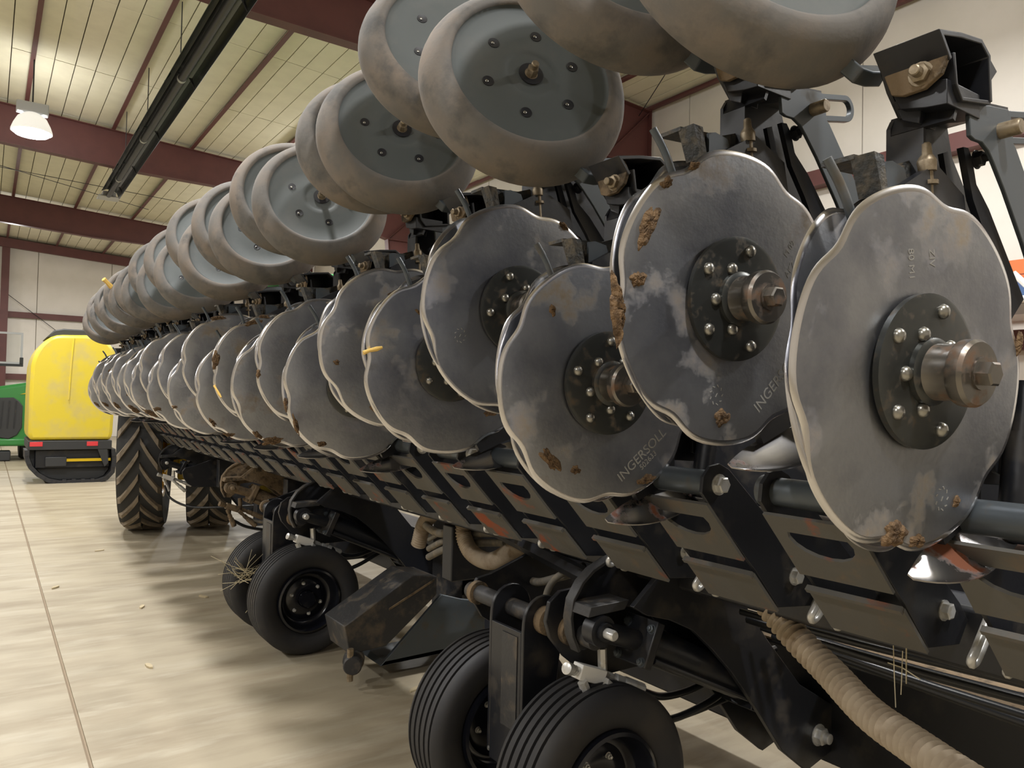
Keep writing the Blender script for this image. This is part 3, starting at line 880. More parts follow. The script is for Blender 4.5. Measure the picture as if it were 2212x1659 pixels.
_b = MB(); _b.lathe([(.052, .028), (.052, .065), (.045, .075), (.0, .077)], (0, 0, 0), (0, -1, 0), 24, caps=False); ME_HUBC = _b.mesh('hub_cap', M['rim'], 40)
_b = MB(); _b.hexbolt((0, 0, 0), (0, -1, 0), .010, .012, .008); ME_LUGN = _b.mesh('wheel_nut', M['zinc'], 30)
def wheel_set(y, label, two=True):
    t = thing('transport_wheel_leg', label, 'wheel', (1.72, y, 0), 'twin transport wheels under the wing')
    leg = MB()
    out = [(-.15, .34), (-.15, .80)] + [(-.06 + .088 * math.cos(a), .835 + .088 * math.sin(a)) for a in [PI - i * PI / 10 for i in range(11)]] + [(.0, .60), (.02, .30), (-.05, .26)]
    leg.prism(out, .20, .216); leg.prism(out, .404, .42)
    leg.span((-.15, .216, .30), (-.135, .404, .80))
    l = leg.build('leg_box', M['black'], t, bevel=.003)
    dw = MB(); dw.span((-.153, .235, .45), (-.151, .33, .78)); dw.build('dust_patch', M['dustblack'], t)
    sh = MB(); sh.tube([(-.06, -.08, .838), (-.06, .70, .838)], .033, 20); sh.build('pivot_shaft', M['dustblack'], t)
    for yy in (.43, .63):
        c_ = MB(); c_.lathe([(.036, 0), (.046, .004), (.046, .03), (.036, .034)], (-.06, yy, .838), (0, 1, 0), 24); c_.build('shaft_collar', M['dusty'], t)
    for yy in (.16, .03):
        c_ = MB(); c_.lathe([(.036, 0), (.05, .004), (.05, .04), (.036, .044)], (-.06, yy, .838), (0, 1, 0), 24); c_.build('shaft_collar', M['dusty'], t)
    ax = MB(); ax.tube([(0, -.06, .336), (0, .66, .336)], .035, 16); ax.build('axle', M['black'], t)
    for k, dy in enumerate((0, .6)):
        ty = ob('tyre', ME_TY, t, (0, dy, .338)); ty.rotation_euler = (0, random.uniform(0, 1), 0)
        rm = ob('wheel_rim', ME_RIM, ty, (0, -.01, 0))
        ob('hub_cap', ME_HUBC, ty, (0, -.01, 0))
        for q in range(6):
            a = 2 * PI * q / 6 + .3
            ob('wheel_nut', ME_LUGN, ty, (.098 * math.cos(a), -.034, .098 * math.sin(a)))
    return t
wheel_set(1.99, 'twin black ribbed tyres on a black leg, cropped by the bottom of the picture')
W2 = wheel_set(4.81, 'whole twin black ribbed tyres on a leg beside the tractor, straw caught between them')

# lift arms with their hydraulic cylinders
ARM_NEAR = [(.043, .093), (.215, .229), (.48, .147), (.709, -.113), (.901, -.307), (1.12, -.43), (1.16, -.53), (1.12, -.60), (.95, -.64), (.80, -.53), (.638, -.332), (.506, -.185), (.41, -.096), (.317, -.02), (.209, .029), (.10, .060)]
ARM_FAR = [(-.02, -.085), (-.047, -.03), (-.055, .028), (-.045, .085), (-.009, .137), (.035, .172), (.081, .19), (.215, .229), (.48, .147), (.709, -.113), (.901, -.307), (1.12, -.43), (1.16, -.53), (1.12, -.60), (.95, -.64), (.80, -.53), (.638, -.332), (.506, -.185), (.41, -.096), (.317, -.02), (.209, .029), (.10, .02), (.06, -.06), (.02, -.09)]
def lift_arm(y, label, m_, fit=True):
    t = thing('wheel_lift_arm', label, 'lift arm', (1.655, y, .876), 'hydraulic lift arms under the wing')
    b = MB(); b.prism(ARM_NEAR, -.12, -.10); b.build('arm_plate', M[m_], t, bevel=.002)
    b = MB(); b.prism(ARM_FAR, .08, .10); b.build('arm_plate', M[m_], t, bevel=.002)
    b = MB(); b.strip([(.215, .224), (.48, .142), (.709, -.118), (.901, -.312), (1.12, -.435)], .012, -.10, .08); b.build('arm_top_plate', M[m_], t)
    b = MB(); b.prism([(-.055, .05), (.10, .056), (.12, .085), (-.045, .082)], -.02, .085); b.build('clevis_shelf', M['dustblack' if m_ == 'black' else m_], t, bevel=.002)
    b = MB(); b.strip([(-.02, -.085), (-.047, -.03), (-.055, .028), (-.045, .085), (-.009, .137), (.035, .172), (.10, .20), (.21, .226)], .012, .062, .104); b.build('clevis_rim', M['dustblack' if m_ == 'black' else m_], t, bevel=.002)
    b = MB(); b.lathe([(.050, 0), (.050, .05)], (0, .02, 0), (0, -1, 0), 28); b.lathe([(.030, .05), (.030, .065)], (0, .02, 0), (0, -1, 0), 24); b.build('rod_end', M[m_], t)
    b = MB(); b.lathe([(.017, 0), (.017, .10), (.013, .105)], (0, .02, 0), (0, -1, 0), 16); b.build('clevis_pin', M['zinc' if m_ == 'black' else m_], t)
    b = MB(); b.tube([(.0, -.02, -.0), (.15, -.02, -.05)], .034, 14); b.build('cylinder_rod', M[m_], t)
    d = Vector((.50, 0, -.225)).normalized()
    rot = Matrix.Rotation(math.atan2(.225, .50), 3, 'Y')
    b = MB(); b.box((.165, -.02, -.055), (.035, .15, .155), rot); b.build('cylinder_head', M[m_], t, bevel=.004)
    b = MB(); b.box((.70, -.02, -.30), (.04, .15, .15), rot); b.build('cylinder_base', M[m_], t, bevel=.004)
    for sy in (-.075, .035):
        for sz in (.055, -.055):
            q = Vector((.147, sy, -.055)) + rot @ Vector((0, 0, sz))
            b = MB(); b.hexbolt(q, (-d.x, 0, -d.z), .013, .012, .006); b.build('tie_nut', M['slate' if m_ == 'black' else m_], t)
    b = MB(); b.tube([(.17, -.02, -.058), (.71, -.02, -.30)], .062, 28); b.build('cylinder_barrel', M[m_], t)
    b = MB(); b.tube([(.17, -.085, -.105), (.70, -.085, -.345)], .011, 10); b.tube([(.17, .045, -.105), (.70, .045, -.345)], .011, 10); b.build('tie_rod', M[m_], t)
    b = MB(); b.hexbolt((1.02, -.12, -.52), (0, -1, 0), .033, .03, .022, .02); b.build('pivot_bolt', M['zinc' if m_ != 'dusty' else 'brass'], t)
    if fit:
        f = 'zinc' if m_ == 'black' else m_
        b = MB(); b.box((.045, .09, -.175), (.115, .05, .05), Matrix.Rotation(.35, 3, 'Y')); b.build('valve_block', M['white' if m_ == 'black' else m_], t, bevel=.003)
        b = MB(); b.tube([(.10, .09, -.10), (.105, .09, -.175)], .016, 6); b.build('block_neck', M[f], t, smooth=0)
        for p0, dirv, ln in (((-.012, .085, -.155), (-1, -.2, .4), .06), ((-.005, .065, -.185), (.42, -.1, -1), .15), ((.085, .055, -.20), (.9, -.1, -.85), .19), ((.11, .095, -.19), (1, -.05, -.45), .20)):
            d_ = Vector(dirv).normalized(); p0 = Vector(p0)
            b = MB()
            b.lathe([(.017, 0), (.017, ln * .20)], p0, d_, 6); b.lathe([(.013, ln * .18), (.013, ln * .32)], p0, d_, 14); b.lathe([(.0195, ln * .30), (.0195, ln * .46)], p0, d_, 6); b.lathe([(.015, ln * .46), (.015, ln * .52)], p0, d_, 14); b.lathe([(.018, ln * .50), (.020, ln * .54), (.020, ln * .97), (.016, ln)], p0, d_, 16)
            b.build('hose_fitting', M[f], t, smooth=30)
    return t
A1 = lift_arm(1.90, 'black lift arm with white valve block above the cropped twin tyres', 'black')
A2 = lift_arm(4.70, 'black lift arm with silver hose fittings above the whole twin tyres', 'black')
A3 = lift_arm(6.40, 'brown dust-coated lift arm just beyond the black one with silver fittings', 'dusty')
A4 = lift_arm(9.10, 'small black lift arm in front of the inner tractor tyre', 'black')

# hydraulic hoses
def hose(pts, r, label, cat='hose', m_='hose', group=None, name='hydraulic_hose', n=8):
    o = MB().tube(bez(pts, n), r, 10).build(name, M[m_], smooth=60)
    return tag(o, label, cat, group)
GH = 'hydraulic hoses under the wing'
hose([(1.70, 1.94, .60), (1.755, 1.95, .54), (1.85, 1.96, .495), (1.99, 1.97, .475), (2.2, 1.97, .48), (2.43, 1.96, .50), (2.7, 1.98, .46)], .0125, 'black hose hanging lowest from the white valve block over the near tyre', group=GH)
H1 = hose([(1.83, 1.95, .60), (1.872, 1.95, .545), (1.938, 1.95, .505), (2.08, 1.95, .488), (2.25, 1.95, .51), (2.43, 1.96, .55), (2.7, 1.98, .56)], .0135, 'black printed hose curving from the angled fitting below the white valve block', group=GH)
hose([(1.885, 1.985, .635), (1.96, 1.98, .59), (2.05, 1.98, .56), (2.2, 1.98, .56), (2.40, 1.98, .60), (2.7, 2.0, .62)], .0135, 'glossy blue-black hose from the upper fitting of the white valve block', group=GH)
hose([(1.70, 4.74, .60), (1.77, 4.74, .53), (1.9, 4.74, .49), (2.05, 4.74, .52), (2.25, 4.75, .60), (2.5, 4.8, .64)], .0125, 'black hose sagging over the whole twin tyres, lower of two', group=GH)
hose([(1.88, 4.78, .64), (1.96, 4.78, .59), (2.08, 4.78, .58), (2.25, 4.78, .63), (2.5, 4.8, .68)], .0125, 'black hose sagging over the whole twin tyres, upper of two', group=GH)
hose([(1.80, 6.46, .62), (1.9, 6.44, .58), (2.1, 6.4, .56), (2.3, 6.2, .58), (2.6, 6.0, .62)], .0125, 'brown dusty hose running from the dust-coated lift arm', m_='hosegrey', group=GH)
hose([(1.70, 6.46, .60), (1.82, 6.44, .54), (2.05, 6.4, .50), (2.3, 6.2, .53), (2.6, 6.0, .58)], .0125, 'black hose below the dusty one from the dust-coated lift arm', group=GH)
hose([(1.66, 9.15, .62), (1.72, 9.1, .48), (1.9, 8.9, .40), (2.2, 8.6, .42), (2.6, 8.3, .46)], .0125, 'thin black hose looping in front of the tractor tyres', group=GH)
hose([(1.95, 2.62, .99), (1.95, 2.70, .93), (1.95, 2.715, .865), (1.95, 2.63, .848), (1.95, 2.46, .905), (1.95, 2.34, .95)], .017, 'grey looped hose above the pivot shaft of the cropped twin tyres', m_='hosegrey', group=GH)
hose([(1.93, 2.30, .98), (1.90, 2.42, .92), (1.88, 2.47, .84), (1.88, 2.46, .74), (1.89, 2.4, .62)], .014, 'grey hose dropping beside the looped one', m_='hosegrey', group=GH)
for k, (dz, rr) in enumerate(((0, .017), (-.045, .019), (.05, .012))):
    hose([(2.02, 3.72, .80 + dz), (2.02, 3.55, .87 + dz), (2.05, 3.35, .93 + dz), (2.1, 3.1, .97 + dz)], rr, ('middle', 'lower', 'thin upper')[k] + ' grey hose of the bundle beside the tan corrugated bend', m_='hosegrey', group=GH)
hose([(2.0, 3.72, .93), (1.99, 3.62, .915), (1.99, 3.5, .92), (2.0, 3.38, .98)], .022, 'short grey hose with a clamp behind the black lift arm', m_='hosegrey', group=GH)
# printed line on the near hose
fc = bpy.data.curves.new('hose_print', 'FONT'); fc.body = 'DK  Mega3000  R'; fc.size = .0115; fc.extrude = .0002
fo = text_mesh(fc, 'hose_print', M['print'])
fo.location = (1.955, 1.9345, .487); fo.rotation_euler = (PI / 2, .08, 0)
fo.parent = H1
# corrugated hoses
def corrugated(pts, r, pitch, label, amp=.0072, n=14, m_='hosetan'):
    path = bez(pts, n)
    acc = [0]
    for a, b in zip(path[:-1], path[1:]): acc.append(acc[-1] + (b - a).length)
    L_ = acc[-1]; steps = int(L_ / pitch * 6); P2 = []; R2 = []
    j = 0
    for i in range(steps + 1):
        s_ = L_ * i / steps
        while j < len(acc) - 2 and acc[j + 1] < s_: j += 1
        tt = (s_ - acc[j]) / max(1e-9, acc[j + 1] - acc[j])
        P2.append(path[j].lerp(path[j + 1], tt))
        c_ = math.cos(2 * PI * i / 6)
        R2.append(r + amp * (1.0, .25, -.7, -1.0, -.7, .25)[i % 6])
    o = MB().tube(P2, R2, 28).build('corrugated_hose', M[m_], smooth=28)
    return tag(o, label, 'hose', 'tan corrugated hoses')
corrugated([(2.0, 1.62, 1.12), (1.945, 1.47, 1.025), (1.925, 1.36, .955), (1.885, 1.22, .900), (1.80, 1.06, .865), (1.72, .90, .86), (1.62, .72, .865), (1.55, .55, .87)], .036, .0225, 'tan corrugated hose sloping down to the lower edge under the near disc units')
corrugated([(1.985, 3.24, 1.10), (2.0, 3.31, 1.02), (2.0, 3.325, .94), (2.0, 3.24, .862), (2.0, 3.07, .852), (2.0, 2.88, .935), (2.0, 2.70, 1.0), (2.0, 2.5, 1.05)], .038, .013, 'tan corrugated hose bent like a U between the two black lift arms', .0035)
corrugated([(2.03, 3.86, .80), (2.03, 3.80, .92), (2.03, 3.68, 1.0), (2.03, 3.50, 1.03), (2.03, 3.25, 1.04)], .040, .014, 'brown corrugated hose arching behind the second black lift arm', .003)

# ------------------------------------------------------------------ tractor in front of the folded wing
tr = thing('tractor', 'green and yellow tractor with dual rear tyres parked beyond the folded wing', 'tractor', (2.25, 10.05, 0))
tr.rotation_euler = (0, 0, math.radians(-14))
def ag_tyre(x, R, w, y=0.0, nl=22, name='drive_tyre'):
    b = MB(); h = w / 2
    prof = [(R * .56, -h * .5), (R * .66, -h * .66), (R * .80, -h * .70), (R * .89, -h * .84), (R * .935, -h * .99), (R * .955, -h * .8), (R * .958, 0), (R * .955, h * .8), (R * .935, h * .99), (R * .89, h * .84), (R * .80, h * .70), (R * .66, h * .66), (R * .56, h * .5)]
    b.lathe(prof, (0, 0, 0), (1, 0, 0), 72, caps=False)
    ty = b.build(name, M['treadbase'], tr, smooth=50, loc=(x - 2.0, y, R))
    def lug(side):
        l = MB(); n_ = 6; vs = []
        for i in range(n_ + 1):
            s_ = i / n_
            xx = side * (h * .03 + h * .93 * s_)
            a = -side * 0 - .40 * s_ ** .9 * (1.9 / (R * 2)) * (w / .5)
            half = (.036 + .010 * s_) / R
            top = R * (1.0 - .012 * s_ - .05 * max(0, s_ - .85) / .15)
            for rr_, da in ((R * .94, -half * 1.25), (top, -half * .8), (top, half * .8), (R * .94, half * 1.25)):
                vs.append((xx, -math.cos(a + da) * rr_, math.sin(a + da) * rr_))
        fs = []
        for i in range(n_):
            for j in range(3):
                fs.append((i * 4 + j, (i + 1) * 4 + j, (i + 1) * 4 + j + 1, i * 4 + j + 1))
        fs += [(0, 1, 2, 3), tuple(n_ * 4 + j for j in (3, 2, 1, 0))]
        l.add(vs, fs)
        return l.mesh('tread_lug', [M['lug']], 30)
    for side in (1, -1):
        me = lug(side)
        for k in range(nl):
            o = ob('tread_lug', me, ty)
            o.rotation_euler = (2 * PI * (k + (.5 if side > 0 else 0)) / nl, 0, 0)
    return ty
t1 = ag_tyre(1.375, .97, .47)
t2 = ag_tyre(2.10, .97, .50)
for tx, ty, sgn in ((1.375, t1, 1), (2.10, t2, 1)):
    b = MB(); b.lathe([(.56, -.16), (.50, -.10), (.0, -.09)], (0, 0, 0), (1, 0, 0), 56, caps=False); b.lathe([(.60, .17 * sgn), (.59, .20 * sgn), (.555, .19 * sgn), (.50, .06 * sgn), (.36, .02 * sgn), (.20, .0), (.0, .0)], (0, 0, 0), (1, 0, 0), 56, caps=False)
    b.build('wheel_rim', M['yellowpaint'], ty, smooth=40)
b = MB(); b.lathe([(.30, 0), (.30, .10), (.22, .14), (.20, .42), (.26, .50), (.24, .60)], (-.52, 0, .97), (1, 0, 0), 40); b.build('axle_hub', M['yellowpaint'], tr, smooth=40)
b = MB(); b.span((-.36, -.38, .80), (-.16, .1, 1.22)); b.span((-.26, -.44, .62), (-.14, -.2, .95)); b.build('axle_housing', M['yellowpaint'], tr, bevel=.03)
b = MB(); b.span((-.38, -.55, .95), (-.20, -.36, 1.42)); b.build('fender_bracket', M['yellowpaint'], tr, bevel=.02)
b = MB(); b.span((.9, .2, .7), (1.8, 3.6, 1.5)); b.build('chassis', M['charcoal'], tr, bevel=.03)
b = MB(); b.span((.75, .6, 1.5), (1.9, 2.2, 3.12)); b.build('cab', M['charcoal'], tr, bevel=.08)
b = MB(); b.span((.55, .3, 3.22), (1.98, 2.3, 3.31)); b.build('cab_roof', M['brightgreen'], tr, bevel=.03)
b = MB(); b.prism([(.95, 1.5), (1.75, 1.5), (1.7, 2.2), (1.55, 2.32), (1.15, 2.32), (1.0, 2.2)], 2.2, 4.6); b.build('hood', M['green'], tr, bevel=.04)

# yellow tank on a rubber-tracked undercarriage
tk = thing('yellow_tank', 'big yellow moulded tank on a dark rubber track undercarriage with two red reflectors', 'tank', (1.3, 16.0, 0))
pr = [(-.63, .77), (-.655, .90), (-.655, 1.62)] + [(-.655 + .05 + .42 * (1 - math.cos(a)) - .05 * math.cos(a), 1.95 + .72 * math.sin(a)) for a in [i * PI / 2 / 8 for i in range(1, 9)]] + [(.20, 2.69), (.42, 2.66), (.56, 2.58), (.68, 2.42), (.70, 1.6), (.68, .9), (.655, .77)]
b = MB(); b.prism(pr, 0, 1.7); b.build('tank_body', M['yellow'], tk, smooth=40, bevel=.06)
b = MB(); b.tube(bez([(.0, -.004, 2.62), (-.03, -.008, 2.1), (-.05, -.008, 1.5)], 6), .012, 8); b.build('mould_seam', M['yellow'], tk)
b = MB(); b.prism([(-.42, 2.62), (-.30, 2.76), (-.15, 2.80), (.42, 2.80), (.52, 2.66)], .25, 1.5); b.build('tank_lid', M['charcoal'], tk, bevel=.02)
b = MB(); b.lathe([(.05, 0), (.05, .05)], (.22, .45, 2.79), (0, 0, 1), 16); b.build('lid_knob', M['brass'], tk)
b = MB(); b.span((-.65, -.02, .60), (.67, 1.6, .765)); b.build('tank_frame', M['charcoal'], tk, bevel=.01)
b = MB(); b.span((-.54, .1, .26), (.66, 1.5, .60)); b.build('undercarriage', M['black'], tk, bevel=.02)
for x0, x1 in ((-.625, -.43), (.26, .44)):
    b = MB(); b.span((x0, -.03, .665), (x1, -.018, .745)); b.build('reflector', M['reflector'], tk, bevel=.004)
b = MB(); b.span((-.12, .02, .385), (.66, .06, .435)); b.build('yellow_rail', M['yellowpaint'], tk)
b = MB(); b.span((-.38, .0, .30), (-.05, .1, .47)); b.build('hitch_box', M['charcoal'], tk, bevel=.01)
b = MB(); b.prism([(.44, .60), (.60, .60), (.62, .35), (.56, .28)], -.02, .03); b.build('mud_flap', M['charcoal'], tk)
b = MB(); b.prism([(-.62, .58), (-.60, .44), (-.55, .30), (-.44, .18), (-.30, .09), (-.14, .05), (.45, .05), (.57, .10), (.65, .22), (.66, .58)], .2, .66); b.build('track_drum', M['charcoal'], tk)
trk = [(-.66, .60), (-.655, .46), (-.60, .30), (-.48, .16), (-.32, .055), (-.15, .01), (.45, .01), (.60, .06), (.70, .18), (.72, .4), (.70, .60)]
b = MB(); b.strip(trk, .07, -.02, .72); b.build('rubber_track', M['tyre'], tk)
acc = 0
for i in range(len(trk) - 1):
    p, q = Vector(trk[i]), Vector(trk[i + 1])
    n_ = max(1, int((q - p).length / .13))
    for j in range(n_):
        c_ = p.lerp(q, (j + .5) / n_); d = (q - p).normalized()
        bb = MB(); bb.box((c_.x, .35, max(.03, c_.y)), (.06, .76, .06), Matrix.Rotation(-math.atan2(d.y, d.x), 3, 'Y')); bb.build('track_pad', M['tyre'], tk)

# green tractor nose beyond the tank
gt = thing('green_tractor', 'green tractor nose with black grille standing behind the yellow tank', 'tractor', (.6, 21.5, 0))
hp = [(-1.0, .75), (-1.05, 1.2), (-.9, 1.55), (-.55, 1.72), (.2, 1.86), (.9, 1.92), (1.3, 1.85), (1.35, .8), (.6, .42), (-.5, .40)]
b = MB(); b.prism([(x * .9, z) for x, z in hp], 0, 2.4); b.build('hood', M['green'], gt, smooth=30, bevel=.08)
gp = [(-.62, 1.47), (-.05, 1.50), (.06, 1.42), (.14, 1.30), (.14, .80), (.05, .62), (-.12, .52), (-.3, .56), (-.62, .9)]
b = MB(); b.prism(gp, -.05, .02); b.build('grille', M['charcoal'], gt, smooth=30, bevel=.02)
for k in range(5):
    b = MB(); b.prism([(-.55 + k * .13, .78), (-.53 + k * .13, .78), (-.50 + k * .13, 1.42), (-.52 + k * .13, 1.42)], -.07, -.05); b.build('grille_bar', M['black'], gt)
b = MB(); b.prism([(.08, 1.575), (.32, 1.655), (.6, 1.68), (.6, 1.64), (.3, 1.60)], -.02, .01); b.build('yellow_stripe', M['yellowpaint'], gt)
b = MB(); b.span((-.9, -.05, .36), (.75, .3, .55)); b.build('front_weight', M['green'], gt, bevel=.05)
for x in (-.75, .55):
    b = MB(); b.lathe([(.25, 0), (.42, .02), (.46, .08), (.46, .32), (.42, .38), (.25, .40)], (x - .45, .9, .46), (1, 0, 0), 40); b.build('front_tyre', M['tyre'], gt)
b = MB(); b.span((-.38, .1, .0), (-.06, .5, .24)); b.build('jack_stand', M['charcoal'], gt, bevel=.03)

# basketball hoop at the far end
bh = thing('basketball_hoop', 'clear basketball backboard with grey frame and orange rim near the far wall', 'basketball hoop', (-.1, 26.0, 0))
def frame(b, x0, x1, z0, z1, t, y0, y1):
    b.span((x0, y0, z0), (x1, y1, z0 + t)); b.span((x0, y0, z1 - t), (x1, y1, z1)); b.span((x0, y0, z0 + t), (x0 + t, y1, z1 - t)); b.span((x1 - t, y0, z0 + t), (x1, y1, z1 - t))
b = MB(); frame(b, -.85, .95, 2.43, 3.33, .055, 0, .05); b.build('backboard_frame', M['greymetal'], bh)
b = MB(); b.span((-.8, .02, 2.48), (.9, .03, 3.28)); b.build('backboard_glass', M['glass'], bh, smooth=0)
b = MB(); frame(b, -.28, .33, 2.60, 3.06, .05, -.005, .015); b.build('target_square', M['greymetal'], bh)
b = MB(); b.span((-.86, -.02, 2.36), (.97, .07, 2.43)); b.span((.88, -.02, 2.43), (.97, .07, 2.62)); b.build('bottom_pad', M['charcoal'], bh, bevel=.01)
b = MB(); b.tube([(.03 + .23 * math.cos(2 * PI * i / 24), -.33 + .23 * math.sin(2 * PI * i / 24), 2.55) for i in range(25)], .011, 8); b.span((-.05, -.11, 2.49), (.11, 0, 2.56)); b.build('rim', M['orange'], bh)
b = MB()
for i in range(12):
    a = 2 * PI * i / 12; a2 = a + .26
    b.tube([(.03 + .225 * math.cos(a), -.33 + .225 * math.sin(a), 2.54), (.03 + .15 * math.cos(a2), -.33 + .15 * math.sin(a2), 2.2)], .006, 4)
nt_ = b.build('net', M['white'], bh); nt_['kind'] = 'stuff'
b = MB(); b.tube([(.03, .05, 2.9), (.03, .9, 3.0), (.03, 1.1, 0.05)], .05, 12); b.build('pole', M['charcoal'], bh)
b = MB(); b.span((-.4, .8, 0), (.46, 1.5, .18)); b.build('base', M['charcoal'], bh, bevel=.04)

# storage rack by the side wall, seen past the nearest disc
rk = thing('storage_rack', 'orange storage rack by the white side wall seen past the nearest disc', 'rack', (8.6, 3.5, 0))
for yy in (-1.4, 1.4):
    for xx in (-.4, .4):
        b = MB(); b.span((xx - .04, yy - .04, 0), (xx + .04, yy + .04, 3.25)); b.build('upright', M['orange'], rk)
for zz in (2.95, 1.5):
    for xx in (-.4, .4):
        b = MB(); b.span((xx - .03, -1.36, zz), (xx + .03, 1.36, zz + .14)); b.build('beam', M['orange'], rk)
b = MB(); b.span((-.42, -1.36, 2.66), (.42, 1.36, 2.69)); b.build('shelf_board', M['greymetal'], rk)
b = MB(); b.tube([(-.46, -1.6, 2.70), (-.46, 1.6, 2.70)], .035, 12); b.build('white_rail', M['white'], rk)
b = MB(); b.tube([(-.45, -.35, 2.70), (-.45, -.12, 2.96)], .03, 8); b.build('white_brace', M['white'], rk)
bt = MB(); bt.span((-.2, -.02, 0), (.2, .18, .24)); bt.span((-.21, -.03, .24), (.21, .19, .255))
bt = tag(bt.build('blue_tote', M['blue'], None, bevel=.01, loc=(8.5, 3.48, 2.69)), 'small blue plastic tote on the orange rack', 'tote')

# ------------------------------------------------------------------ mud, straw, stamped marks
def mud(parent, x, z, a, b_, rot, seed, th=.006, y=-.003, name='mud_clump', m_='mud'):
    rnd = random.Random(seed); b = MB(); nr, ns = 5, 34
    ph = [rnd.uniform(0, 6.28) for _ in range(4)]; am = [rnd.uniform(.03, .15) for _ in range(4)]; ph += [rnd.uniform(0, 6.28) for _ in range(3)]; am += [rnd.uniform(.03, .07) for _ in range(3)]; qs = (2, 3, 4, 5, 7, 9, 11)
    vs = [(0, -th, 0)]
    for i in range(1, nr + 1):
        for k in range(ns):
            t = 2 * PI * k / ns
            rad = (1 + .12 * math.sin(t + ph[0]) + sum(am[q] * math.sin(qs[q] * t + ph[q]) for q in range(7))) * i / nr
            px, pz = a * rad * math.cos(t), b_ * rad * math.sin(t)
            c, s_ = math.cos(rot), math.sin(rot)
            h = th * (1 - (i / nr) ** 4) * rnd.uniform(.55, 1.15) if i < nr else -.001
            vs.append((c * px - s_ * pz, -h, s_ * px + c * pz))
    fs = [(0, 1 + k, 1 + (k + 1) % ns) for k in range(ns)]
    for i in range(nr - 1):
        for k in range(ns):
            p = 1 + i * ns
            fs.append((p + k, p + ns + k, p + ns + (k + 1) % ns, p + (k + 1) % ns))
    b.add(vs, fs)
    return b.build(name, M[m_], parent, smooth=70, loc=(x, y, z))
def pol(r, deg):
    return RD * r * math.cos(math.radians(deg)), RD * r * math.sin(math.radians(deg))
MUDS = [('U', 0, .86, 152, .050, .018, 1.25), ('U', 0, .93, 132, .018, .010, .6), ('U', 0, .82, 176, .020, .016, .3), ('U', 0, .90, 31, .022, .007, -.7), ('U', 0, .93, 116, .016, .008, .5), ('U', 0, .80, 268, .022, .018, .4),
        ('L', 0, .88, 262, .030, .024, .3), ('L', 0, .93, 275, .022, .012, .0), ('L', 0, .97, 12, .024, .008, 1.4), ('L', 0, .84, 300, .012, .008, 1.0),
        ('L', 1, .80, 232, .040, .016, -.8), ('L', 1, .75, 250, .014, .012, .0), ('L', 1, .78, 135, .010, .014, .0), ('L', 1, .93, 300, .030, .013, .2),
        ('L', 2, .74, 318, .034, .020, .6), ('L', 2, .88, 322, .018, .014, .4), ('L', 2, .66, 128, .016, .007, -.6),
        ('U', 1, .97, 62, .018, .010, -.6), ('U', 2, .82, 252, .034, .012, -.6), ('U', 2, .80, 196, .012, .010, 0), ('U', 2, .66, 100, .020, .012, .5),
        ('L', 3, .95, 212, .045, .009, 1.9), ('L', 3, .98, 195, .03, .007, 1.7), ('L', 3, .90, 240, .02, .012, 0), ('L', 4, .93, 250, .05, .02, .2), ('L', 4, .96, 235, .03, .012, -.6),
        ('U', 3, .95, 190, .02, .01, 1.5), ('U', 4, .95, 172, .018, .05, 0), ('U', 4, .90, 112, .05, .014, .4), ('U', 4, .96, 100, .03, .010, .1), ('L', 5, .92, 225, .03, .012, -.8), ('L', 5, .95, 248, .03, .012, 0), ('L', 6, .92, 205, .02, .01, 0),
        ('U', 5, .94, 110, .05, .012, .2), ('L', 9, .62, 200, .06, .04, .5), ('L', 9, .9, 235, .06, .02, -.5), ('L', 8, .9, 240, .07, .02, -.4), ('L', 10, .9, 225, .05, .015, -.7), ('L', 11, .9, 220, .04, .015, -.7), ('U', 9, .7, 190, .03, .05, 0), ('U', 10, .75, 160, .03, .02, 0), ('L', 7, .9, 215, .03, .015, 0), ('L', 12, .9, 220, .04, .015, -.7)]
for i, (row, k, r_, dg, a, b_, rot) in enumerate(MUDS):
    x, z = pol(r_, dg)
    mud(UNITS[(row, k)][1], x, z, a, b_, rot, i + 5, th=.005 + .12 * min(a, b_))
x, z = pol(.97, 187); o = mud(UNITS[('U', 0)][0], x + .002, z - .01, .012, .058, .12, 77, th=.022, y=.030)
# stamped lettering on the nearest discs
def stamp(parent, txt, r_, dg, size, rot, m_='stamp'):
    cu = bpy.data.curves.new('stamped_lettering', 'FONT'); cu.body = txt; cu.size = size; cu.extrude = .0004; cu.align_x = 'CENTER'; cu.align_y = 'CENTER'
    o = text_mesh(cu, 'stamped_lettering', M[m_])
    x, z = pol(r_, dg)
    o.parent = parent; o.location = (x, -.0037, z); o.rotation_euler = (PI / 2, 0, 0)
    o.rotation_euler = (Matrix.Rotation(-rot, 3, 'Y') @ Matrix.Rotation(PI / 2, 3, 'X')).to_euler()
    return o
d = UNITS[('L', 1)][1]
stamp(d, 'INGERSOLL', .72, 305, .036, math.radians(42)); stamp(d, '502633', .80, 307, .021, math.radians(42))
stamp(d, 'A M', .66, 236, .013, .5)
d = UNITS[('U', 0)][1]
stamp(d, 'M 09', .66, 38, .020, math.radians(58)); stamp(d, 'AKZ', .60, 26, .020, math.radians(58)); stamp(d, 'INGERSOLL', .72, 312, .034, math.radians(48))
d = UNITS[('L', 0)][1]
stamp(d, '80 M1', .58, 103, .020, math.radians(-80)); stamp(d, 'ZIV', .62, 86, .020, math.radians(-80))
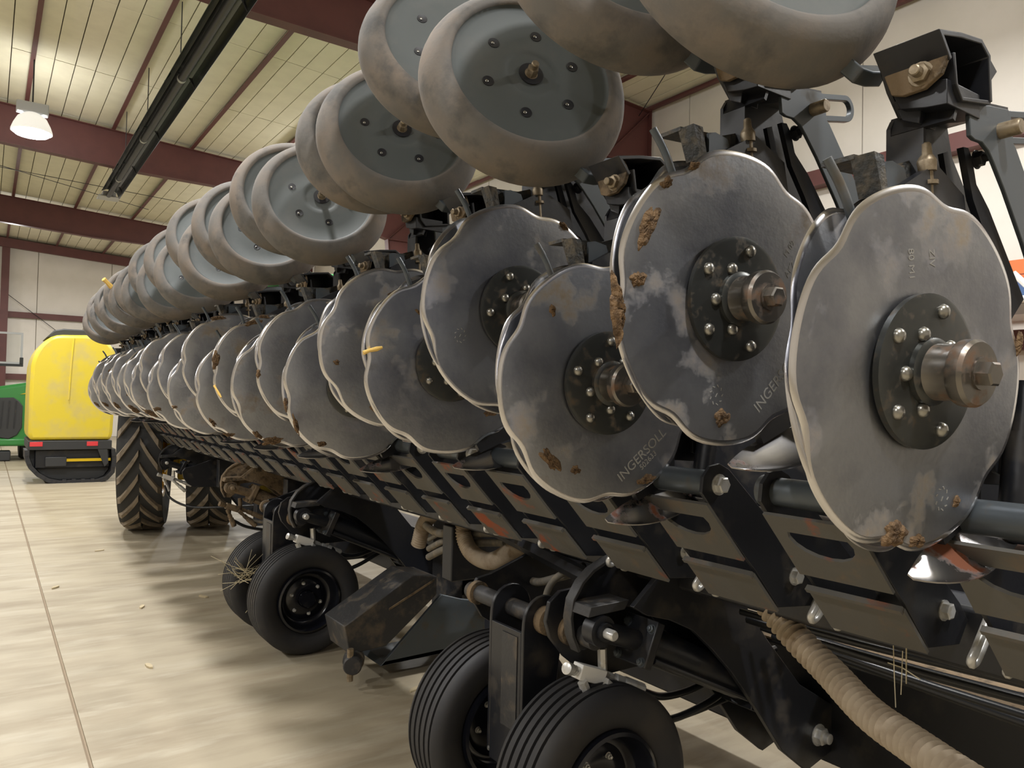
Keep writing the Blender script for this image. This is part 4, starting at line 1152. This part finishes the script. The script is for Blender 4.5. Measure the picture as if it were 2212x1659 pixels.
for (row, k), dg in ((('L', 0), 292), (('U', 1), 205), (('U', 0), 262)):      # round maker's marks, a ring of small strokes
    d = UNITS[(row, k)][1]; cx, cz = pol(.76 if row == 'L' else .66, dg)
    b = MB()
    for q in range(9):
        a = 2 * PI * q / 9
        b.box((cx + .016 * math.cos(a), -.0038, cz + .019 * math.sin(a)), (.002, .0006, .006), Matrix.Rotation(-a + .7, 3, 'Y'))
    b.box((cx, -.0038, cz), (.002, .0006, .009), Matrix.Rotation(.5, 3, 'Y'))
    s_ = b.build('stamped_mark', M['stamp'], d); s_['kind'] = 'stuff'
# straw and husks
def straws(loc, n_, size, label, seed, spread=(1, 1, 1), m_='straw'):
    rnd = random.Random(seed); b = MB()
    for _ in range(n_):
        v = Vector((rnd.uniform(-1, 1) * spread[0], rnd.uniform(-1, 1) * spread[1], rnd.uniform(-1, 1) * spread[2])).normalized() * size * rnd.uniform(.5, 1)
        o = Vector((rnd.uniform(-.2, .2) * size, rnd.uniform(-.2, .2) * size, rnd.uniform(-.2, .2) * size))
        b.tube([o - v * .3, o + v * .3 + Vector((0, 0, rnd.uniform(-.1, .1) * size)), o + v], .0015, 4)
    s_ = b.build('straw_tuft', M[m_], loc=loc)
    tag(s_, label, 'straw'); s_['kind'] = 'stuff'
straws((1.40, 5.06, .47), 26, .20, 'wisps of dry straw caught between the whole twin tyres', 3, (1.3, .5, .8))
straws((1.46, 5.03, .27), 7, .10, 'few bits of straw lower between the whole twin tyres', 4, (.3, .4, 1))
straws((1.86, 1.02, .98), 4, .12, 'loose straw hanging under the arm of the nearest upper unit', 9, (.2, .2, 1.2))
def husk(p0, p1, r_, label):
    b = MB(); p0, p1 = Vector(p0), Vector(p1)
    b.tube([p0, p0.lerp(p1, .3) + Vector((0, 0, .002)), p0.lerp(p1, .7), p1], [r_, r_ * .8, r_ * 1.1, r_ * .6], 7)
    tag(b.build('husk', M['husk']), label, 'husk')
husk((.948, 2.19, 1.745), (1.005, 2.18, 1.765), .007, 'yellow husk stuck on the rim of the third lower disc')
husk((.86, 7.9, 2.66), (.95, 7.95, 2.58), .022, 'yellow husk lodged on a far trailing wheel')
husk((.975, 4.15, 1.66), (1.0, 4.10, 1.60), .006, 'yellow husk stuck to a disc rim half way along the row')
for i, (x, y, a) in enumerate(((1.02, 8.92, .3), (1.03, 6.40, 1.2), (1.49, 6.49, 2.0), (2.02, 3.845, .5), (.85, 4.98, 1.7), (.53, 7.38, .9))):
    b = MB(); n_ = 7
    pts = [(.045 * math.cos(2 * PI * k / n_) * (1 + .3 * math.sin(k * 2.1)), .016 * math.sin(2 * PI * k / n_)) for k in range(n_)]
    c, s_ = math.cos(a), math.sin(a)
    b.prism([(x + c * p - s_ * q, y + s_ * p + c * q) for p, q in pts], .001, .009 + .002 * (i % 3), 'Z')
    tag(b.build('leaf_scrap', M['wood']), ['pale leaf scrap on the concrete near the outer tractor tyre', 'pale leaf scrap on the concrete half way to the tractor', 'pale leaf scrap on the concrete beside the whole twin tyres', 'leaf scrap on the concrete beside the cropped twin tyres', 'small leaf scrap on the open concrete nearest the camera', 'small leaf scrap on the concrete near the floor joint'][i], 'litter', 'leaf scraps on the concrete floor')
